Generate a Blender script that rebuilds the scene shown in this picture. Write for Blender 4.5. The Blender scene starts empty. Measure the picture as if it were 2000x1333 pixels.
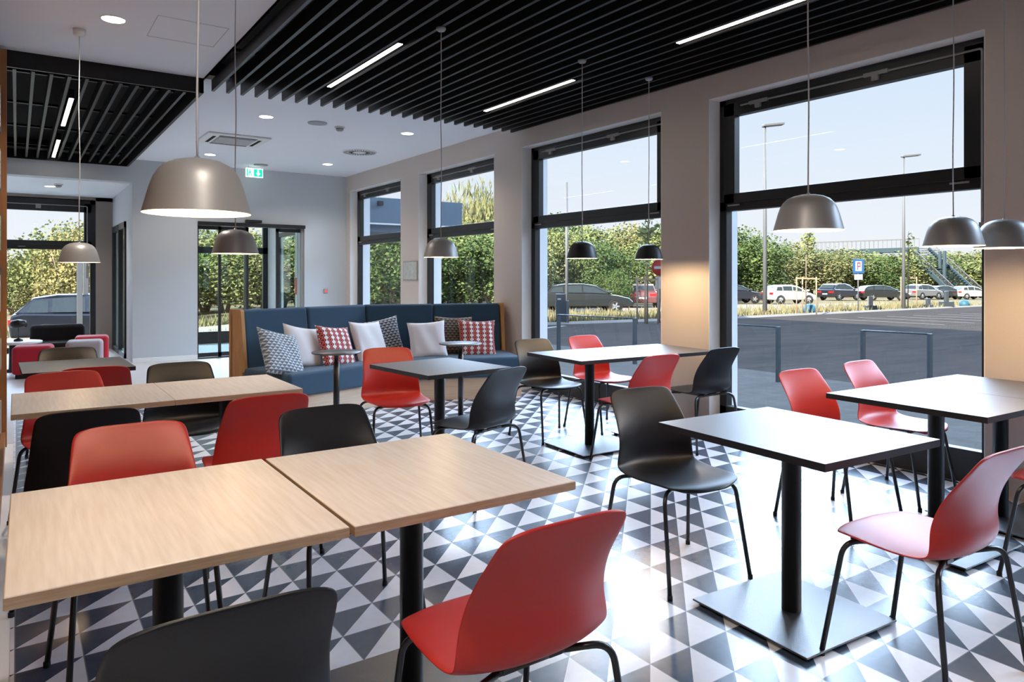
import bpy, bmesh, math, random
from mathutils import Vector, Matrix
PI = math.pi
random.seed(7)
S = bpy.context.scene
COL = S.collection

# ------------------------------------------------------------------ camera
YAW = math.radians(34.68)
cam = bpy.data.objects.new('camera', bpy.data.cameras.new('camera'))
COL.objects.link(cam)
cam.location = (0, 0, 1.37)
cam.rotation_euler = (PI / 2, 0, -YAW)
cam.data.sensor_width = 36
cam.data.lens = 1398.1 / 2000 * 36
cam.data.shift_y = -0.0633
cam.data.clip_start = 0.02
cam.data.clip_end = 600
S.camera = cam

# ------------------------------------------------------------------ sky, sun, exposure
S.view_settings.view_transform = 'Standard'
S.view_settings.look = 'None'
S.view_settings.gamma = 1
S.view_settings.use_curve_mapping = False
S.view_settings.exposure = 0.52
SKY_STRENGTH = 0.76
SKY_FILL = 19.0  # brightness of the added sky patch that fills the room
w = bpy.data.worlds.new('sky'); S.world = w; w.use_nodes = True
nt = w.node_tree; nt.nodes.clear()
tc = nt.nodes.new('ShaderNodeTexCoord'); sx = nt.nodes.new('ShaderNodeSeparateXYZ')
cr = nt.nodes.new('ShaderNodeValToRGB'); bg = nt.nodes.new('ShaderNodeBackground'); wo = nt.nodes.new('ShaderNodeOutputWorld')
nt.links.new(tc.outputs['Generated'], sx.inputs[0]); nt.links.new(sx.outputs['Z'], cr.inputs[0])
cr.color_ramp.elements[0].position = 0.0; cr.color_ramp.elements[0].color = (0.90, 0.90, 0.93, 1)
cr.color_ramp.elements[1].position = 0.9; cr.color_ramp.elements[1].color = (0.42, 0.60, 0.95, 1)
e = cr.color_ramp.elements.new(0.22); e.color = (0.70, 0.80, 0.95, 1)
# added bright sky patch, above the windows' view, to light room and floor
def sm(val, a, b):
    k = nt.nodes.new('ShaderNodeMapRange'); k.interpolation_type = 'SMOOTHSTEP'; k.inputs['From Min'].default_value = a; k.inputs['From Max'].default_value = b
    nt.links.new(val, k.inputs['Value']); return k.outputs['Result']
def mul(a, b):
    k = nt.nodes.new('ShaderNodeMath'); k.operation = 'MULTIPLY'
    for q, v in ((0, a), (1, b)):
        if isinstance(v, float): k.inputs[q].default_value = v
        else: nt.links.new(v, k.inputs[q])
    return k.outputs[0]
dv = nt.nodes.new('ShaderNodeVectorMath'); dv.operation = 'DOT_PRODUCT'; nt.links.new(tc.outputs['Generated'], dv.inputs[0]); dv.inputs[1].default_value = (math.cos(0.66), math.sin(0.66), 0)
sky_fill = mul(mul(sm(sx.outputs['Z'], 0.27, 0.36), sm(sx.outputs['Z'], 0.85, 0.40)), sm(dv.outputs['Value'], 0.05, 0.45))
fill_mix = nt.nodes.new('ShaderNodeMix'); fill_mix.data_type = 'RGBA'; fill_mix.blend_type = 'ADD'; fill_mix.clamp_result = False
nt.links.new(sky_fill, fill_mix.inputs['Factor'])
ca_, cb_ = [q for q in fill_mix.inputs if q.type == 'RGBA']
nt.links.new(cr.outputs[0], ca_); cb_.default_value = (SKY_FILL * 0.72, SKY_FILL * 0.96, SKY_FILL * 1.32, 1)
nt.links.new([q for q in fill_mix.outputs if q.type == 'RGBA'][0], bg.inputs[0]); nt.links.new(bg.outputs[0], wo.inputs[0])
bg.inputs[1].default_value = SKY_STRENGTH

def lamp(name, kind, loc, energy, color, rot=(0, 0, 0), **kw):
    l = bpy.data.lights.new(name, kind); l.energy = energy; l.color = color
    for k, v in kw.items(): setattr(l, k, v)
    o = bpy.data.objects.new(name, l); COL.objects.link(o); o.location = loc; o.rotation_euler = rot
    return o
sun = lamp('sun', 'SUN', (-30, -10, 30), 12.0, (1.0, 0.93, 0.80))
sun.data.angle = 0.01
el = math.radians(30.5); az = math.radians(15)
sun.rotation_euler = Vector((math.cos(el) * math.cos(az), math.cos(el) * math.sin(az), -math.sin(el))).to_track_quat('-Z', 'Y').to_euler()
# sky portals in the window openings (sampling guides, they give no light of their own)
def portal(name, loc, rot, sxx, syy):
    o = lamp(name, 'AREA', loc, 1, (1, 1, 1), rot)
    o.data.shape = 'RECTANGLE'; o.data.size = sxx; o.data.size_y = syy; o.data.cycles.is_portal = True
WINS = [(10.38, 12.49), (7.67, 9.76), (4.78, 7.06), (2.02, 4.21), (-0.6, 1.5)]
for i, (a, b) in enumerate(WINS):
    portal('window_portal', (5.40, (a + b) / 2, 1.5), (0, PI / 2, 0), 2.9, b - a)
portal('window_portal', (0.3, 15.75, 1.5), (-PI / 2, 0, 0), 2.6, 2.7)
portal('window_portal', (3.2, 15.75, 1.2), (-PI / 2, 0, 0), 2.4, 2.3)

# ------------------------------------------------------------------ materials
MATS = {}
def mat(name, base=(0.8, 0.8, 0.8), rough=0.5, metal=0.0, ior=1.5, emit=None, estr=0.0, bump=None, noise=None, coat=0.0, sheen=0.0, spec=None):
    """noise=(scale, colour2, (sx,sy,sz), detail) mixes a second colour in; bump=(scale,strength)"""
    m = bpy.data.materials.new(name); m.use_nodes = True; n = m.node_tree
    b = n.nodes['Principled BSDF']
    b.inputs['Base Color'].default_value = (*base, 1); b.inputs['Roughness'].default_value = rough
    b.inputs['Metallic'].default_value = metal; b.inputs['IOR'].default_value = ior
    if coat: b.inputs['Coat Weight'].default_value = coat; b.inputs['Coat Roughness'].default_value = 0.15
    if sheen: b.inputs['Sheen Weight'].default_value = sheen
    if spec is not None: b.inputs['Specular IOR Level'].default_value = spec
    if emit: b.inputs['Emission Color'].default_value = (*emit, 1); b.inputs['Emission Strength'].default_value = estr
    if noise or bump:
        t = n.nodes.new('ShaderNodeTexCoord')
    if noise:
        mp = n.nodes.new('ShaderNodeMapping'); mp.inputs['Scale'].default_value = noise[2]
        tx = n.nodes.new('ShaderNodeTexNoise'); tx.inputs['Scale'].default_value = noise[0]; tx.inputs['Detail'].default_value = noise[3]
        r = n.nodes.new('ShaderNodeValToRGB')
        r.color_ramp.elements[0].position = 0.35; r.color_ramp.elements[1].position = 0.68
        r.color_ramp.elements[0].color = (*base, 1); r.color_ramp.elements[1].color = (*noise[1], 1)
        n.links.new(t.outputs['Object'], mp.inputs[0]); n.links.new(mp.outputs[0], tx.inputs['Vector'])
        n.links.new(tx.outputs[0], r.inputs[0]); n.links.new(r.outputs[0], b.inputs['Base Color'])
    if bump:
        tb = n.nodes.new('ShaderNodeTexNoise'); tb.inputs['Scale'].default_value = bump[0]; tb.inputs['Detail'].default_value = 3
        bp = n.nodes.new('ShaderNodeBump'); bp.inputs['Strength'].default_value = bump[1]; bp.inputs['Distance'].default_value = 0.004
        n.links.new(t.outputs['Object'], tb.inputs['Vector']); n.links.new(tb.outputs[0], bp.inputs['Height']); n.links.new(bp.outputs[0], b.inputs['Normal'])
    MATS[name] = m
    return m
mat('wall_plaster', (0.70, 0.62, 0.56), 0.85, bump=(260, 0.5), noise=(300, (0.62, 0.545, 0.49), (1, 1, 1), 2))
mat('wall_grey', (0.60, 0.635, 0.66), 0.85, bump=(260, 0.5), noise=(300, (0.54, 0.57, 0.595), (1, 1, 1), 2))
mat('wall_brown', (0.30, 0.24, 0.21), 0.85, bump=(260, 0.4))
mat('reveal_white', (0.85, 0.85, 0.83), 0.6)
mat('render_white', (0.85, 0.88, 0.90), 0.7)
mat('ceiling_white', (0.84, 0.86, 0.89), 0.9)
mat('white_plastic', (0.8, 0.8, 0.78), 0.4)
mat('grey_plastic', (0.35, 0.36, 0.37), 0.5)
mat('line_grey', (0.35, 0.34, 0.34), 0.8)
mat('baffle_black', (0.007, 0.007, 0.008), 0.40, spec=0.35)
mat('void_black', (0.006, 0.006, 0.006), 0.9)
mat('frame_black', (0.014, 0.016, 0.018), 0.35)
mat('rail_grey', (0.30, 0.30, 0.29), 0.45, metal=0.3)
mat('metal_black', (0.010, 0.011, 0.013), 0.33, spec=0.6)
mat('plate_black', (0.014, 0.016, 0.020), 0.30, ior=2.4, bump=(400, 0.25))
mat('shell_black', (0.006, 0.006, 0.008), 0.38, spec=0.36, bump=(500, 0.12))
mat('shell_red', (0.47, 0.022, 0.014), 0.38, bump=(500, 0.12))
mat('laminate_black', (0.016, 0.015, 0.016), 0.38, ior=3.2, bump=(600, 0.05))
mat('edge_black', (0.010, 0.010, 0.012), 0.45)
mat('edge_brown', (0.46, 0.33, 0.22), 0.5, noise=(40, (0.37, 0.25, 0.16), (0.3, 0.3, 4), 4))
mat('oak_laminate', (0.74, 0.655, 0.575), 0.36, noise=(9, (0.65, 0.55, 0.465), (9, 0.55, 1), 6), ior=1.6)
mat('oak_veneer', (0.55, 0.27, 0.085), 0.5, noise=(6, (0.46, 0.21, 0.06), (5, 5, 0.6), 5))
mat('plinth_oak', (0.66, 0.50, 0.36), 0.5, noise=(6, (0.57, 0.42, 0.29), (0.6, 0.6, 9), 5))
mat('shelf_oak', (0.38, 0.16, 0.055), 0.5, noise=(6, (0.30, 0.12, 0.04), (5, 5, 0.6), 5))
mat('fabric_blue', (0.026, 0.066, 0.112), 0.95, sheen=0.15, bump=(900, 0.6), noise=(700, (0.038, 0.088, 0.145), (1, 1, 1), 2))
mat('fabric_white', (0.74, 0.70, 0.70), 0.95, sheen=0.2, bump=(600, 0.5))
mat('fabric_red', (0.52, 0.012, 0.03), 0.9, sheen=0.3)
mat('fabric_grey', (0.42, 0.38, 0.40), 0.9, sheen=0.3)
mat('fabric_black', (0.01, 0.01, 0.012), 0.9)
mat('pendant_silver', (0.45, 0.44, 0.425), 0.42, metal=0.35)
mat('pendant_black', (0.016, 0.018, 0.020), 0.45)
mat('pendant_inner', (0.9, 0.85, 0.78), 0.6)
mat('bulb', (1, 1, 1), 0.5, emit=(1.0, 0.80, 0.55), estr=14)
mat('cord_white', (0.55, 0.55, 0.55), 0.5)
mat('led', (1, 1, 1), 0.5, emit=(1.0, 0.90, 0.78), estr=11)
mat('downlight_glow', (1, 1, 1), 0.5, emit=(1.0, 0.88, 0.70), estr=14)
mat('exit_white', (0.9, 0.95, 0.92), 0.5, emit=(0.85, 1.0, 0.93), estr=1.3)
mat('exit_green', (0.0, 0.5, 0.28), 0.5, emit=(0.0, 0.75, 0.38), estr=0.9)
mat('red_glow', (0.8, 0.05, 0.03), 0.5, emit=(1, 0.1, 0.05), estr=0.6)
mat('sticker_red', (0.75, 0.05, 0.03), 0.5)
mat('table_white', (0.85, 0.85, 0.85), 0.3)
mat('wood_floor', (0.66, 0.61, 0.58), 0.35, noise=(4, (0.58, 0.53, 0.50), (1, 8, 1), 4))
mat('mat_grille', (0.20, 0.27, 0.32), 0.4)
mat('asphalt', (0.062, 0.054, 0.050), 0.9, bump=(30, 0.4), noise=(1.2, (0.045, 0.042, 0.041), (0.4, 2, 1), 5), spec=0.0)
mat('paving', (0.10, 0.095, 0.09), 0.85, noise=(3, (0.085, 0.08, 0.076), (1, 1, 1), 4), spec=0.0)
mat('kerb_stone', (0.22, 0.205, 0.19), 0.9, spec=0.0)
mat('line_paint', (0.22, 0.21, 0.20), 0.8, spec=0.0)
mat('dry_ground', (0.21, 0.165, 0.12), 0.95, noise=(0.7, (0.155, 0.145, 0.085), (1, 1, 1), 8), spec=0.0)
mat('gravel_road', (0.26, 0.22, 0.195), 0.95, spec=0.0)
mat('dry_grass', (0.24, 0.195, 0.12), 0.9, noise=(2, (0.16, 0.165, 0.08), (1, 1, 1), 3), spec=0.0)
mat('bark', (0.22, 0.17, 0.13), 0.9, spec=0.0)
mat('sapling_wood', (0.30, 0.21, 0.14), 0.8)
mat('galvanised', (0.12, 0.12, 0.125), 0.6, metal=0.1)
mat('steel_dark', (0.05, 0.06, 0.07), 0.5, metal=0.3)
mat('bridge_blue', (0.03, 0.055, 0.07), 0.6)
mat('canopy_grey', (0.085, 0.115, 0.15), 0.7)
mat('canopy_light', (0.55, 0.53, 0.52), 0.6)
mat('rock', (0.42, 0.33, 0.28), 0.95, noise=(0.8, (0.20, 0.20, 0.20), (1, 1, 1), 8), spec=0.0)
mat('sign_blue', (0.015, 0.07, 0.20), 0.5)
mat('sign_white', (0.42, 0.42, 0.42), 0.5)
mat('sign_red', (0.35, 0.025, 0.02), 0.5)
mat('bag_blue', (0.02, 0.09, 0.14), 0.6)
mat('rubber', (0.012, 0.012, 0.012), 0.8)
mat('rim_silver', (0.45, 0.45, 0.46), 0.35, metal=0.7)
mat('car_glass', (0.03, 0.04, 0.045), 0.08)
mat('paint_graphite', (0.028, 0.031, 0.031), 0.25, metal=0.4, coat=0.6)
mat('paint_navy', (0.018, 0.021, 0.032), 0.25, metal=0.3, coat=0.6)
mat('paint_white', (0.48, 0.47, 0.46), 0.25, coat=0.5)
mat('paint_silver', (0.24, 0.24, 0.25), 0.3, metal=0.5, coat=0.5)
mat('paint_wine', (0.16, 0.06, 0.06), 0.3, metal=0.3, coat=0.5)
mat('tail_red', (0.5, 0.01, 0.01), 0.3)
mat('plate_white', (0.7, 0.7, 0.7), 0.5)
mat('book_cream', (0.62, 0.58, 0.50), 0.7)
mat('book_green', (0.14, 0.24, 0.16), 0.7)
mat('book_rust', (0.40, 0.12, 0.06), 0.7)
mat('book_slate', (0.10, 0.14, 0.17), 0.7)
mat('picture_paper', (0.58, 0.60, 0.55), 0.5, noise=(22, (0.44, 0.46, 0.43), (1, 1, 1), 5))
mat('picture_frame', (0.30, 0.29, 0.26), 0.4)

def glass_mat(name, tint, refl=1.0):
    m = bpy.data.materials.new(name); m.use_nodes = True; n = m.node_tree; n.nodes.clear()
    o = n.nodes.new('ShaderNodeOutputMaterial'); tr = n.nodes.new('ShaderNodeBsdfTransparent'); gl = n.nodes.new('ShaderNodeBsdfGlossy')
    mx = n.nodes.new('ShaderNodeMixShader'); ge = n.nodes.new('ShaderNodeNewGeometry'); dt = n.nodes.new('ShaderNodeVectorMath'); dt.operation = 'DOT_PRODUCT'
    n.links.new(ge.outputs['Normal'], dt.inputs[0]); n.links.new(ge.outputs['Incoming'], dt.inputs[1])
    def mth(op, a, v=None):
        k = n.nodes.new('ShaderNodeMath'); k.operation = op
        if isinstance(a, (int, float)): k.inputs[0].default_value = a
        else: n.links.new(a, k.inputs[0])
        if v is not None:
            if isinstance(v, (int, float)): k.inputs[1].default_value = v
            else: n.links.new(v, k.inputs[1])
        return k
    c_ = mth('ABSOLUTE', dt.outputs['Value']); p_ = mth('POWER', mth('SUBTRACT', 1.0, c_.outputs[0]).outputs[0], 5.0)
    mu = mth('MULTIPLY_ADD', p_.outputs[0], 0.55 * refl); mu.inputs[2].default_value = 0.012 * refl
    tr.inputs[0].default_value = (*tint, 1); gl.inputs['Roughness'].default_value = 0.0
    n.links.new(mu.outputs[0], mx.inputs[0])
    n.links.new(tr.outputs[0], mx.inputs[1]); n.links.new(gl.outputs[0], mx.inputs[2]); n.links.new(mx.outputs[0], o.inputs[0])
    MATS[name] = m
glass_mat('glass', (0.97, 0.985, 0.985))
glass_mat('door_glass', (0.93, 0.97, 0.95))

def math_node(n, op, a, b=None, c=None):
    k = n.nodes.new('ShaderNodeMath'); k.operation = op
    for i, v in enumerate((a, b, c)):
        if v is None: continue
        if isinstance(v, (int, float)): k.inputs[i].default_value = v
        else: n.links.new(v, k.inputs[i])
    return k.outputs[0]
def mixc(n, fac, a, b):
    k = n.nodes.new('ShaderNodeMix'); k.data_type = 'RGBA'
    n.links.new(fac, k.inputs['Factor'])
    for key, v in (('A', a), ('B', b)):
        sock = [s for s in k.inputs if s.name == key and s.type == 'RGBA'][0]
        if isinstance(v, tuple): sock.default_value = (*v, 1)
        else: n.links.new(v, sock)
    return [s for s in k.outputs if s.type == 'RGBA'][0]
# patterned tile: squares cut into one dark and one light triangle, fine grout
m = mat('triangle_tile', (0.7, 0.7, 0.7), 0.2); n = m.node_tree; b = n.nodes['Principled BSDF']
t = n.nodes.new('ShaderNodeTexCoord'); s = n.nodes.new('ShaderNodeSeparateXYZ'); n.links.new(t.outputs['Object'], s.inputs[0])
TX, TY = 0.205, 0.2
u = math_node(n, 'FRACT', math_node(n, 'DIVIDE', math_node(n, 'ADD', s.outputs[0], 20 * TX + 0.006), TX))
v = math_node(n, 'FRACT', math_node(n, 'DIVIDE', math_node(n, 'ADD', s.outputs[1], 60 * TY), TY))
dark = math_node(n, 'GREATER_THAN', v, u)
ax = math_node(n, 'ABSOLUTE', math_node(n, 'SUBTRACT', u, 0.5)); ay = math_node(n, 'ABSOLUTE', math_node(n, 'SUBTRACT', v, 0.5))
grout = math_node(n, 'GREATER_THAN', math_node(n, 'MAXIMUM', ax, ay), 0.4915)
nz = n.nodes.new('ShaderNodeTexNoise'); nz.inputs['Scale'].default_value = 26; nz.inputs['Detail'].default_value = 5
n.links.new(t.outputs['Object'], nz.inputs['Vector'])
dk = mixc(n, nz.outputs[0], (0.036, 0.054, 0.084), (0.062, 0.085, 0.122))
lt = mixc(n, nz.outputs[0], (0.68, 0.665, 0.70), (0.79, 0.775, 0.80))
c1 = mixc(n, dark, lt, dk); c2 = mixc(n, grout, c1, (0.20, 0.20, 0.21)); n.links.new(c2, b.inputs['Base Color'])
b.inputs['Roughness'].default_value = 0.27; b.inputs['IOR'].default_value = 1.68
bp = n.nodes.new('ShaderNodeBump'); bp.inputs['Strength'].default_value = 0.25; bp.inputs['Distance'].default_value = 0.003
n.links.new(math_node(n, 'SUBTRACT', math_node(n, 'MULTIPLY', nz.outputs[0], 0.6), grout), bp.inputs['Height']); n.links.new(bp.outputs[0], b.inputs['Normal'])

# woven cushion patterns, all procedural on the cushion's own coordinates
def pattern(name, kind, c_a, c_b, c_c):
    m = mat(name, c_a, 0.95, sheen=0.2); n = m.node_tree; b = n.nodes['Principled BSDF']
    t = n.nodes.new('ShaderNodeTexCoord'); s = n.nodes.new('ShaderNodeSeparateXYZ'); n.links.new(t.outputs['Object'], s.inputs[0])
    X, Z = s.outputs[0], s.outputs[2]
    if kind == 'scale':
        row = math_node(n, 'MULTIPLY', Z, 34.0)
        fl = math_node(n, 'MODULO', math_node(n, 'FLOOR', math_node(n, 'ADD', row, 100)), 2.0)
        fx = math_node(n, 'FRACT', math_node(n, 'ADD', math_node(n, 'MULTIPLY', X, 20.0), math_node(n, 'ADD', math_node(n, 'MULTIPLY', fl, 0.5), 50)))
        fz = math_node(n, 'FRACT', math_node(n, 'ADD', row, 100))
        dx = math_node(n, 'ABSOLUTE', math_node(n, 'SUBTRACT', fx, 0.5))
        d = math_node(n, 'ADD', math_node(n, 'MULTIPLY', dx, 1.5), fz)
        f1 = math_node(n, 'GREATER_THAN', d, 0.85); f2 = math_node(n, 'LESS_THAN', math_node(n, 'ABSOLUTE', math_node(n, 'SUBTRACT', d, 0.45)), 0.13)
        c = mixc(n, f2, mixc(n, f1, c_a, c_b), c_c)
    else:
        cx = math_node(n, 'SUBTRACT', math_node(n, 'FRACT', math_node(n, 'ADD', math_node(n, 'MULTIPLY', X, 13.0), 50)), 0.5)
        wv = math_node(n, 'MULTIPLY', math_node(n, 'COSINE', math_node(n, 'MULTIPLY', Z, 125.0)), 0.13)
        half = math_node(n, 'ADD', wv, 0.25)
        ad = math_node(n, 'ABSOLUTE', cx)
        inside = math_node(n, 'LESS_THAN', ad, half)
        edge = math_node(n, 'LESS_THAN', math_node(n, 'ABSOLUTE', math_node(n, 'SUBTRACT', ad, half)), 0.065)
        core = math_node(n, 'LESS_THAN', math_node(n, 'ADD', math_node(n, 'MULTIPLY', ad, 2.0), math_node(n, 'MULTIPLY', math_node(n, 'COSINE', math_node(n, 'MULTIPLY', Z, 125.0)), -0.3)), -0.06)
        c = mixc(n, core, mixc(n, edge, mixc(n, inside, c_a, c_b), c_c), c_c)
    n.links.new(c, b.inputs['Base Color'])
pattern('weave_blue', 'scale', (0.40, 0.47, 0.52), (0.12, 0.14, 0.17), (0.70, 0.69, 0.67))
pattern('weave_slate', 'scale', (0.26, 0.30, 0.34), (0.05, 0.05, 0.06), (0.55, 0.50, 0.45))
pattern('weave_brown', 'scale', (0.17, 0.12, 0.09), (0.04, 0.035, 0.03), (0.33, 0.25, 0.18))
pattern('weave_red', 'chain', (0.78, 0.70, 0.70), (0.62, 0.09, 0.07), (0.07, 0.03, 0.03))

# ------------------------------------------------------------------ mesh helpers
class MB:
    def __init__(s): s.v = []; s.f = []; s.m = []; s.mats = []; s.smooth = []
    def mi(s, name):
        if name not in s.mats: s.mats.append(name)
        return s.mats.index(name)
    def add(s, vs, fs, m, M=None, smooth=False):
        k = len(s.v); i = s.mi(m)
        s.v += [tuple(M @ Vector(p)) if M else tuple(p) for p in vs]
        for f in fs: s.f.append([k + q for q in f]); s.m.append(i); s.smooth.append(smooth)
        return s
    def box(s, a, b, m, M=None):
        (x0, y0, z0), (x1, y1, z1) = a, b
        vs = [(x0, y0, z0), (x1, y0, z0), (x1, y1, z0), (x0, y1, z0), (x0, y0, z1), (x1, y0, z1), (x1, y1, z1), (x0, y1, z1)]
        return s.add(vs, [(0, 3, 2, 1), (4, 5, 6, 7), (0, 1, 5, 4), (1, 2, 6, 5), (2, 3, 7, 6), (3, 0, 4, 7)], m, M)
    def tube(s, pts, r, m, seg=10, M=None, caps=True):
        pts = [Vector(p) for p in pts]; rs = r if isinstance(r, (list, tuple)) else [r] * len(pts)
        vs = []; fs = []; up = None
        for i, p in enumerate(pts):
            a = pts[max(i - 1, 0)]; c = pts[min(i + 1, len(pts) - 1)]
            d = (c - a).normalized()
            if up is None:
                up = Vector((0, 0, 1)) if abs(d.z) < 0.9 else Vector((1, 0, 0))
            x = d.cross(up)
            if x.length < 1e-5: x = d.cross(Vector((0, 1, 0)))
            x.normalize(); y = x.cross(d).normalized(); up = y
            for k in range(seg):
                t = 2 * PI * k / seg; vs.append(p + (x * math.cos(t) + y * math.sin(t)) * rs[i])
        for i in range(len(pts) - 1):
            for k in range(seg):
                a = i * seg + k; b = i * seg + (k + 1) % seg
                fs.append((a, b, b + seg, a + seg))
        if caps:
            fs.append(tuple(range(seg - 1, -1, -1))); fs.append(tuple(len(vs) - seg + k for k in range(seg)))
        return s.add(vs, fs, m, M, True)
    def lathe(s, prof, m, seg=40, M=None, smooth=True, caps=True):
        vs = []; fs = []; n = len(prof)
        for r, z in prof:
            for k in range(seg):
                t = 2 * PI * k / seg; vs.append((r * math.cos(t), r * math.sin(t), z))
        for i in range(n - 1):
            for k in range(seg):
                a = i * seg + k; b = i * seg + (k + 1) % seg; fs.append((a, b, b + seg, a + seg))
        if caps and prof[0][0] > 1e-6: fs.append(tuple(range(seg - 1, -1, -1)))
        if caps and prof[-1][0] > 1e-6: fs.append(tuple((n - 1) * seg + k for k in range(seg)))
        return s.add(vs, fs, m, M, smooth)
    def prism(s, poly, z0, z1, m, M=None):
        n = len(poly); vs = [(x, y, z0) for x, y in poly] + [(x, y, z1) for x, y in poly]
        return s.add(vs, [tuple(range(n - 1, -1, -1)), tuple(range(n, 2 * n))] + [(i, (i + 1) % n, n + (i + 1) % n, n + i) for i in range(n)], m, M)
    def build(s, name, parent=None, bevel=0.0, seg=2, auto=False, merge=False):
        me = bpy.data.meshes.new(name); me.from_pydata(s.v, [], s.f)
        for q in s.mats: me.materials.append(MATS[q])
        for p, i, sm in zip(me.polygons, s.m, s.smooth): p.material_index = i; p.use_smooth = sm
        me.update()
        o = bpy.data.objects.new(name, me); COL.objects.link(o)
        if merge:
            bm = bmesh.new(); bm.from_mesh(me); bmesh.ops.remove_doubles(bm, verts=bm.verts, dist=1e-5); bm.to_mesh(me); bm.free()
        if parent: o.parent = parent
        if bevel:
            md = o.modifiers.new('bevel', 'BEVEL'); md.width = bevel; md.segments = seg; md.limit_method = 'ANGLE'; md.angle_limit = 0.7
        return o
def fillet(pts, r, n=5):
    """round the inner corners of a polyline"""
    pts = [Vector(p) for p in pts]; out = [pts[0]]
    for i in range(1, len(pts) - 1):
        a, b, c = pts[i - 1], pts[i], pts[i + 1]
        d1 = (a - b).normalized(); d2 = (c - b).normalized(); q = min(r, (a - b).length * 0.48, (c - b).length * 0.48)
        p0 = b + d1 * q; p2 = b + d2 * q
        for k in range(n + 1):
            t = k / n; out.append(p0 * (1 - t) ** 2 + b * 2 * t * (1 - t) + p2 * t * t)
    out.append(pts[-1]); return out
def empty(name, loc=(0, 0, 0), rz=0, label=None, cat=None, group=None):
    o = bpy.data.objects.new(name, None); o.empty_display_size = 0.2; COL.objects.link(o); o.location = loc; o.rotation_euler = (0, 0, rz)
    return tag(o, label, cat, group)
def tag(o, label=None, cat=None, group=None, kind=None):
    if label: o['label'] = label
    if cat: o['category'] = cat
    if group: o['group'] = group
    if kind: o['kind'] = kind
    return o
def struct(mb, name, **kw):
    o = mb.build(name, **kw); o['kind'] = 'structure'; return o
KIDS = {}
def copy_tree(o, parent=None):
    c = o.copy(); COL.objects.link(c)
    if parent: c.parent = parent
    for ch in [k for k in ALLCH(o)]: copy_tree(ch, c)
    return c
def ALLCH(o): return [x for x in COL.objects if x.parent == o]
def rot_z(a): return Matrix.Rotation(a, 4, 'Z')
def at(x, y, z=0, rz=0): return Matrix.Translation((x, y, z)) @ rot_z(rz)

# ------------------------------------------------------------------ room shell
WX = 5.03; FX = 5.17; XO = 5.42; YF = 12.69; HC = 3.215; ZT = 2.933; YB = -3.0; XL = -0.50
# floor
struct(MB().box((-0.02, YB, -0.12), (FX, 9.0, 0.0), 'triangle_tile'), 'floor')
struct(MB().box((-3.0, 9.0, -0.12), (WX + 0.1, YF + 3.3, 0.0), 'wood_floor').box((-3, 7.15, -0.12), (-0.02, 9.0, 0.0), 'wood_floor'), 'floor')
struct(MB().box((-0.50, YB, -0.12), (-0.02, 7.15, -0.001), 'reveal_white'), 'floor')
# right wall with window openings
mb = MB(); ys = [YB]
for a, b in sorted(WINS): ys += [a, b]
ys.append(YF + 0.2)
for i in range(0, len(ys), 2):
    mb.box((WX, ys[i], -0.1), (FX + 0.03, ys[i + 1], HC + 0.25), 'wall_plaster')
for a, b in WINS: mb.box((WX, a, ZT), (FX + 0.03, b, HC + 0.25), 'wall_plaster')
struct(mb, 'wall_right')
mb = MB()
for i in range(0, len(ys), 2):
    mb.box((FX + 0.03, ys[i] + (0 if i == 0 else 0.0), -0.5), (XO, ys[i + 1], 3.47), 'render_white')
for a, b in WINS: mb.box((FX + 0.10, a, ZT), (XO, b, 3.47), 'render_white'); mb.box((FX + 0.10, a, -0.5), (XO, b, -0.02), 'render_white')
struct(mb, 'wall_outside')
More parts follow.
